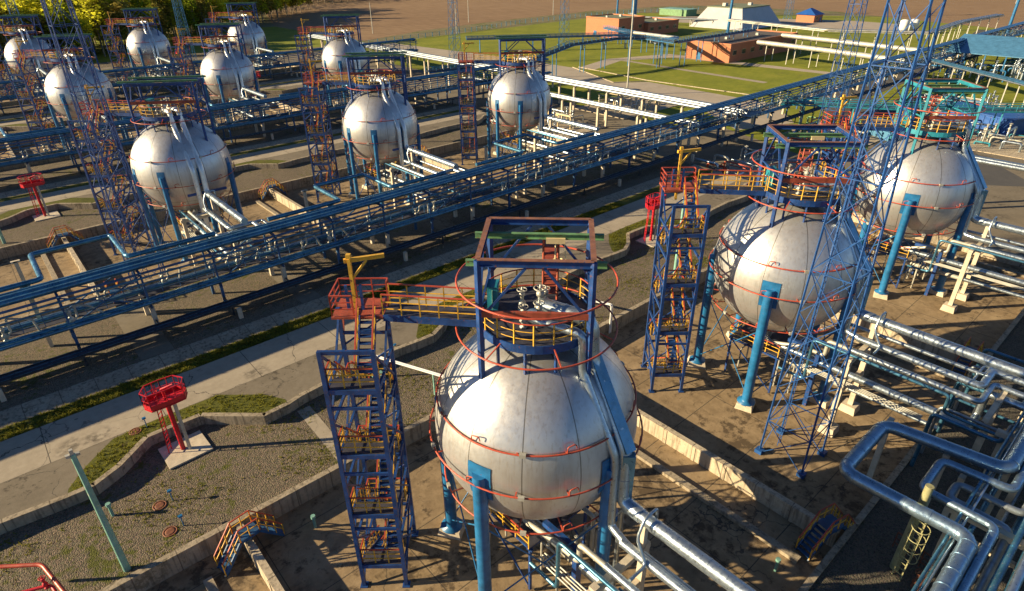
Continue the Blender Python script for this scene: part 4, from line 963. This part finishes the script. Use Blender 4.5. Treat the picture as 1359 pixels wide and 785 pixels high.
for i, (x, y) in enumerate(((290, 83), (295.5, 81))):
    t = empty('storage_tank', (x, y, 0), ['white upright tank, left one of two, seen through the mast', 'white upright tank, right one of two, seen through the mast'][i], 'tank', 'white upright tanks')
    MB().lathe((0, 0, 0), [(0, .8), (1.7, .9), (1.7, 5.2), (1.2, 5.6), (0, 5.8)], 24).build('vessel', WHITE, t)
    k = MB()
    for a in range(4): k.bar((1.7*math.cos(a*1.57), 1.7*math.sin(a*1.57), 0), (1.7*math.cos(a*1.57), 1.7*math.sin(a*1.57), 1.1), .25)
    k.build('legs', PALE, t)
t = empty('compressor_shelter', (205, 26, 0), 'blue sheet metal shelter full of pipework at the right edge', 'shelter')
MB().add([(-5, -15, 5.5), (-5, 15, 5.5), (9, 15, 9), (9, -15, 9), (-5, -15, 5.7), (-5, 15, 5.7), (9, 15, 9.2), (9, -15, 9.2)], [(0, 1, 2, 3), (7, 6, 5, 4), (0, 4, 5, 1), (1, 5, 6, 2), (2, 6, 7, 3), (3, 7, 4, 0)]).build('roof', BLUESHEET, t)
for x, h in ((-4.7, 5.5), (8.6, 8.85)):
    for q in range(7): MB().bar((x, -14.6+q*4.87, 0), (x, -14.6+q*4.87, h), .3).build('post', BLUE, t)
MB().box((8.9, 0, 6.6), (.2, 29, 4.2)).build('back_wall', BLUESHEET, t)
k = MB(); rg = random.Random(3)
for i in range(46):
    x, y = rg.uniform(-17, 6), rg.uniform(-16, 14); z = rg.uniform(1, 4); l = rg.uniform(2, 7)
    k.pipe([(x, y, 0), (x, y, z), (x+(l if i % 2 else 0), y+(0 if i % 2 else l), z), (x+(l if i % 2 else 0), y+(0 if i % 2 else l), .2)], rg.uniform(.12, .3), .5, 8, mi=i % 3)
    if i % 3 == 0: valve_mb(k, x, y, z, 1.4)
k.build('pipework', [ALU, PALE, BLUE], t)
for i, (x, y, w_, lab) in enumerate(((136, 13, 15, 'dark blue sheet metal shed low in the yard behind the turquoise frame'), (116, 24, 17, 'light blue flat covered pit behind the turquoise frame'))):
    t = empty('yard_shed', (x, y, 0), lab, 'shed', None, [-.35, -.45][i])
    MB().box((0, 0, [1.5, .7][i]), (7, w_, [3, 1.4][i])).build('wall', BLUEROOF if i == 0 else BLUESHEET, t)
    MB().box((0, 0, [3.1, 1.5][i]), (7.5, w_+.5, .2)).build('roof', BLUEROOF if i == 0 else BLUESHEET, t)
    r = MB()
    for q in range(int(w_/1.2)): r.bar((-3.55, -w_/2+.6+q*1.2, .1), (-3.55, -w_/2+.6+q*1.2, [2.9, 1.3][i]), .1)
    r.build('wall_ribs', BLUEROOF if i == 0 else BLUESHEET, t)
# white open shelter and small green kiosk near the chimney
t = empty('open_shelter', (247, 203, 0), 'small white flat roofed shelter beside the blue stacks', 'shelter')
MB().box((0, 0, 3.4), (12, 10, .25)).build('roof', WHITE, t); k = MB()
for x in (-5.5, 5.5):
    for y in (-4.5, 4.5): k.bar((x, y, 0), (x, y, 3.3), .3)
k.build('posts', PALE, t)
t = empty('green_kiosk', (305, 206, 0), 'pale green flat kiosk left of the pale metal shed', 'kiosk'); MB().box((0, 0, 1.6), (10, 18, 3.2)).build('wall', GREEN, t); MB().box((0, 0, 3.3), (10.6, 18.6, .2)).build('roof', PALEG, t)

# ------------------------------------------------------------------ secondary pipe galleries
def gallery(path, zs, pipes, label, post_mat, post_h0=0., w=2.2, step=6., cat='pipe gallery', posts_sq=False, mat=GALV, deck=None):
    P = [Vector((*p, z)) for p, z in zip(path, zs)]; o = Vector((path[0][0], path[0][1], 0)); t = empty('pipe_gallery', o, label, cat, 'pipe galleries')
    P = [p-o for p in P]
    for k in range(len(pipes)):
        off, r, dz, m = pipes[k]; pts = []
        for i, p in enumerate(P):
            d = (P[min(i+1, len(P)-1)]-P[max(i-1, 0)]); d.z = 0; d.normalize(); pts.append(p+Vector((-d.y, d.x, 0))*off+Vector((0, 0, dz+r)))
        MB().pipe(pts, r, max(1., r*3), 10, bands=5).build('pipe', m, t)
    bm_ = MB()
    for i in range(len(P)-1):
        a, b = P[i], P[i+1]; L = (b-a).length; n = max(1, int(L/step)); d = (b-a); d.z = 0; d.normalize(); nv = Vector((-d.y, d.x, 0))
        for q in range(n):
            c = a.lerp(b, (q+.5)/n); bm_.bar(c-nv*w/2, c+nv*w/2, .2, .22)
            for s in (-1, 1):
                e = c+nv*s*(w/2-.15); m = MB()
                if posts_sq: m.box((e.x, e.y, e.z/2-.06), (.4, .4, e.z-.1))
                else: m.bar((e.x, e.y, 0), (e.x, e.y, e.z-.05), .2)
                m.build('post', post_mat, t)
        if deck:
            for s in (-1, 1): bm_.bar(a+nv*s*w/2, b+nv*s*w/2, .12, .3)
            if deck != 'open': rail(bm_, [a+nv*w/2, b+nv*w/2], 1.1, 2, mt=0, mp=0, r=.05); rail(bm_, [a-nv*w/2, b-nv*w/2], 1.1, 2, mt=0, mp=0, r=.05)
    bm_.build('crossbeam', post_mat, t)
    return t
four = [(-1.2, .22, .12, GALV), (-.55, .28, .12, GALV), (.2, .2, .12, GALV), (.9, .3, .12, GALV)]
gallery([(88, 36), (88, 214)], [5.6, 5.6], [(-2.2, .26, .12, GALV), (-1.4, .32, .12, GALV), (-.5, .22, .12, GALV), (.3, .35, .12, GALV), (1.3, .26, .12, PALE), (2.1, .3, .12, GALV)], 'silver pipes on concrete posts running behind the right hand spheres', CONC, w=5.2, step=9, posts_sq=True)
gallery([(80, 40), (80, 110)], [4.2, 4.2], four, 'lower silver pipes on concrete posts beside the tank nearest the lawns', CONC, w=3, step=9, posts_sq=True)
gallery([(74, 118), (96, 114), (108, 113.9), (122, 113.9), (141, 114), (149, 108), (150, 98), (164, 101), (200, 101)], [5.5, 5.5, 5.7, 8.0, 8, 8, 7.5, 7.0, 7], [(-.8, .2, .1, DARK), (-.2, .22, .1, DARK), (.5, .2, .1, GRATE)], 'dark pipe trestle on thin blue posts curving across the lawn', BLUE, w=1.9, step=8, deck='full')
gallery([(174, 132), (171, 112), (150, 106)], [5.5, 5.5, 6.5], [(-.6, .55, .1, PALE), (.6, .5, .1, GALV)], 'pale silver ducts left of the dark roofed building', BLUE, w=3, step=9)
gallery([(186, 90), (182, 66), (176, 42)], [4.6, 4.6, 4.6], [(-1.3, .7, .1, PALE), (.2, .6, .1, PALE), (1.4, .35, .1, GALV)], 'wide pale insulated ducts on posts in front of the dark roofed building', PALE, w=4, step=8)
gallery([(205, 92), (200, 66), (196, 46)], [5, 5, 5], [(-.8, .7, .1, PALE), (.8, .6, .1, PALE)], 'second run of wide pale ducts behind the first', PALE, w=3.6, step=9)
gallery([(236, 132), (225, 86), (240, 58), (286, 62), (330, 60)], [6, 6, 6, 6, 6], [(-1.1, .28, .1, PALE), (-.3, .3, .1, GALV), (.5, .25, .1, PALE), (1.2, .3, .1, GALV)], 'far silver pipe gallery wrapping round the upper right lawns', PALE, w=3.4, step=9, deck='open')
gallery([(190, 160), (180, 136), (160, 150), (128, 172)], [4.5, 4.5, 4.5, 4.5], [(-.5, .2, .1, GALV), (.3, .25, .1, GALV)], 'blue pipe trestle in front of the orange brick building', BLUE, w=1.8, step=8, deck='full')
gallery([(262, 150), (250, 190), (262, 206)], [3, 3, 3], [(-.5, .3, .1, PALE), (.5, .3, .1, GALV)], 'low silver pipes before the pale metal shed', PALE, w=2.6, step=9)
gallery([(66, -24), (150, -2), (230, 30)], [6.2, 6.2, 6.2], four, 'silver pipe bridge on pale posts behind the turquoise frame at right', PALE, w=3.4, step=8)
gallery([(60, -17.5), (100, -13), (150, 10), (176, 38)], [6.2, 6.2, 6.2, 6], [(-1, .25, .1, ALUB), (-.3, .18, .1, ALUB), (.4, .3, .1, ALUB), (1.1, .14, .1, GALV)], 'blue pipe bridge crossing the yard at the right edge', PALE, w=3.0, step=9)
gallery([(64, -15), (64, -60)], [8.2, 8.2], four, 'silver pipes on concrete posts cut by the right edge', CONC, w=3.2, step=8, posts_sq=True)
gallery([(82, 6), (82, -46)], [6.6, 6.6], [(-1.3, .3, .1, ALU), (-.5, .2, .1, ALU), (.2, .26, .1, ALU), (1.0, .18, .1, ALUB)], 'silver pipes on twin concrete posts behind the sphere at far right', CONC, w=3.6, step=8, posts_sq=True)
gallery([(104, 40), (118, 18), (140, -6)], [5.2, 5.2, 5.2], [(-.6, .2, .1, GALV), (0, .26, .1, TEAL), (.6, .16, .1, GALV)], 'turquoise pipe bridge over the yard behind the turquoise frame', TEAL, w=2.2, step=8, deck='full')
# yard skids of coloured pipework
for i, (x, y, n, lab, ms) in enumerate(((74, 26, 22, 'cluster of pale valves and pipes beside the second stair tower of the right spheres', [PALE, ALU, RED]), (70, 72, 24, 'cluster of silver pipes right of the tank nearest the lawns', [ALU, PALE, CREAM]), (105, 30, 26, 'skid of coloured valves and pipes on the yard behind the turquoise frame', [GREEN, PALE, RED]), (124, 8, 20, 'pipework skid beside the dark blue shed', [PALE, ALU, TEAL]), (98, 74, 22, 'cluster of pale valves beside the asphalt road', [PALE, CREAM, ALU]), (152, 22, 24, 'pipework skid before the blue shelter at right', [ALU, PALE, BLUE]))):
    t = empty('pipe_skid', (x, y, 0), lab, 'pipe skid', 'pipe skids'); k = MB(); rg = random.Random(20+i)
    for q in range(n):
        a, b = rg.uniform(-8, 8), rg.uniform(-6, 6); z = rg.uniform(.6, 2.6); l = rg.uniform(2, 6)
        k.pipe([(a, b, 0), (a, b, z), (a+(l if q % 2 else 0), b+(0 if q % 2 else l), z), (a+(l if q % 2 else 0), b+(0 if q % 2 else l), .1)], rg.uniform(.08, .2), .4, 7, mi=q % 3)
        if q % 2: valve_mb(k, a, b, z, 1.1)
    k.build('pipework', ms, t); MB().box((1, 0, .06), (20, 15, .14)).build('base_slab', WALLC, t)
# posts between tanks
# ------------------------------------------------------------------ field fence
t = empty('field_fence', (114, 218, 0), 'long pale blue post fence along the edge of the ploughed field', 'fence'); FP = [(96, 222), (114.4, 218.3), (140.5, 222), (172.6, 226), (211.7, 236), (259, 238), (303, 232), (345, 215)]
wr = MB()
for a, b in zip(FP[:-1], FP[1:]):
    a, b = Vector((a[0]-114, a[1]-218, 0)), Vector((b[0]-114, b[1]-218, 0)); n = int((b-a).length/4)
    for q in range(n): p = a.lerp(b, q/n); MB().box((p.x, p.y, .95), (.22, .22, 1.9)).build('fence_post', ALUB, t)
    for z in (.5, 1.0, 1.5, 1.85): wr.bar(a+Vector((0, 0, z)), b+Vector((0, 0, z)), .05)
wr.build('rails', ALUB, t)

# ------------------------------------------------------------------ trees
def leaf_cloud(mb, c, rad, n, size, rg, mi=1):
    for i in range(n):
        v = Vector((rg.gauss(0, 1), rg.gauss(0, 1), rg.gauss(0, 1))).normalized()*rg.random()**.45
        p = Vector(c)+Vector((v.x*rad[0], v.y*rad[1], v.z*rad[2])); s = size*rg.uniform(.5, 1.3)
        q = Matrix.Rotation(rg.uniform(0, 6.28), 3, 'Z') @ Matrix.Rotation(rg.uniform(-1.2, 1.2), 3, 'X')
        mb.add([p+q @ Vector(d) for d in ((-s, -s*.6, 0), (s*.9, -s*.5, .1*s), (s, s*.6, 0), (-s*.7, s*.7, -.1*s))], [(0, 1, 2, 3)], False, mi)
tree_protos = []
for i in range(6):
    rg = random.Random(40+i); h = rg.uniform(13, 18); tk = MB(); tk.sweep([(0, 0, 0), (.1, .1, h*.35), (rg.uniform(-.5, .5), rg.uniform(-.4, .4), h*.93)], [.24, .18, .04], 6)
    cr = MB(); z = h*.22
    for j in range(15):
        zz = h*(.24+.72*j/14); a = rg.uniform(0, 6.28); sp = (1-abs(j/14-.4)*1.15)*h*.16+.5; e = Vector((math.cos(a)*sp, math.sin(a)*sp, zz+sp*.7))
        tk.sweep([(0, 0, zz*.85), e], [.09, .02], 4)
        leaf_cloud(cr, e, (1.6+sp*.3, 1.6+sp*.3, 1.5), 55, .40, rg, 0)
    leaf_cloud(cr, (0, 0, h*.62), (h*.15, h*.15, h*.34), 220, .38, rg, 0)
    tree_protos.append((tk.mesh('trunk', BARK), cr.mesh('crown', LEAF if i % 3 else LEAFD)))
rg = random.Random(99); nt_ = 0
def tree(x, y, s, i):
    t = empty('leafy_tree', (x, y, -.05), ['spring green birch like tree in the front of the wood', 'dull brownish tree in the front of the wood'][0 if i % 3 else 1], 'tree', ['bright trees along the wood edge', 'dull trees along the wood edge'][0 if i % 3 else 1], rg.uniform(0, 6.28)); t.scale = (s, s, s*rg.uniform(.95, 1.2))
    for me, nm in zip(tree_protos[i], ('trunk', 'crown')):
        o = bpy.data.objects.new(nm, me); C.objects.link(o); o.parent = t
cnt = 0
for row in range(5):
    x = -70+row*3.0
    while x < 136+row*16:
        y = 256+row*12+max(0, (x-30)*1.0 if x < 127 else 97+(x-127)*.41)+rg.uniform(-5, 5)
        if cnt < 298: tree(x, y, rg.uniform(.85, 1.3), rg.randrange(6)); cnt += 1
        x += rg.uniform(2.6, 4.6)
wd = MB(); rg = random.Random(5)
for gy in range(0, 46):
    for gx in range(0, 74):
        x = -190+gx*7.5+rg.uniform(-3, 3); y = 300+gy*10+rg.uniform(-4, 4)
        if y < 312+max(0, (x-30)*1.0 if x < 127 else 97+(x-127)*.41)+4: continue
        h = rg.uniform(13, 20); dst = math.hypot(x, y)
        leaf_cloud(wd, (x, y, h*.62), (3.2, 3.2, h*.36), 26 if y < 480 else 13, .95 if y < 480 else 1.5, rg, 0 if rg.random() < .65 else 1)
        wd.bar((x, y, 0), (x, y, h*.7), .3, mi=2)
tag(wd.build('wood', [LEAF, LEAFD, BARK]), 'far wood behind the tree line at upper left', 'wood', kind='stuff')

# ------------------------------------------------------------------ grass tufts on verges and gravel
tf = MB(); rg = random.Random(8)
def tuft(x, y, z, s):
    for k in range(4):
        a = rg.uniform(0, 6.28); b = rg.uniform(.2, .9)*s; w_ = .05*s+.015
        dx, dy = math.cos(a), math.sin(a); ox, oy = x+rg.uniform(-.1, .1), y+rg.uniform(-.1, .1)
        tf.add([(ox-dy*w_, oy+dx*w_, z), (ox+dy*w_, oy-dx*w_, z), (ox+dx*b*.6, oy+dy*b*.6, z+b*.55)], [(0, 1, 2)])
for i in range(26000):
    u = rg.uniform(-34, 45); q = rg.random()
    if q < .25: v, z = rg.uniform(30.3, 31.85), 1.9
    elif q < .52:
        v = rg.uniform(20.5, 25.3); z = 1.9; k = ((u+14.5+A/2) % A)-A/2
        if v < edge2(u)+.45 or k > 8 or k < -5.5: continue
        hi = 25.3
        for (a, y0), (b, y1) in zip(VERGE[:-1], VERGE[1:]):
            if a <= k <= b: hi = y0+(y1-y0)*(k-a)/(b-a)
        if v > hi-.1: continue
    else:
        v, z = rg.uniform(13.1, 21), 1.2
        if v > edge2(u)-.1 or math.sin(u*.7)+math.sin(v*1.1+u*.3)+rg.uniform(-1.2, 1.2) < .75: continue
    tuft(u, v, z, rg.uniform(.25, .6) if z > 1.5 else rg.uniform(.12, .34))
tag(tf.build('grass', TUFT), 'short tufts of grass on the verges and gravel', 'grass', kind='stuff')
print('OBJS', len(bpy.data.objects))
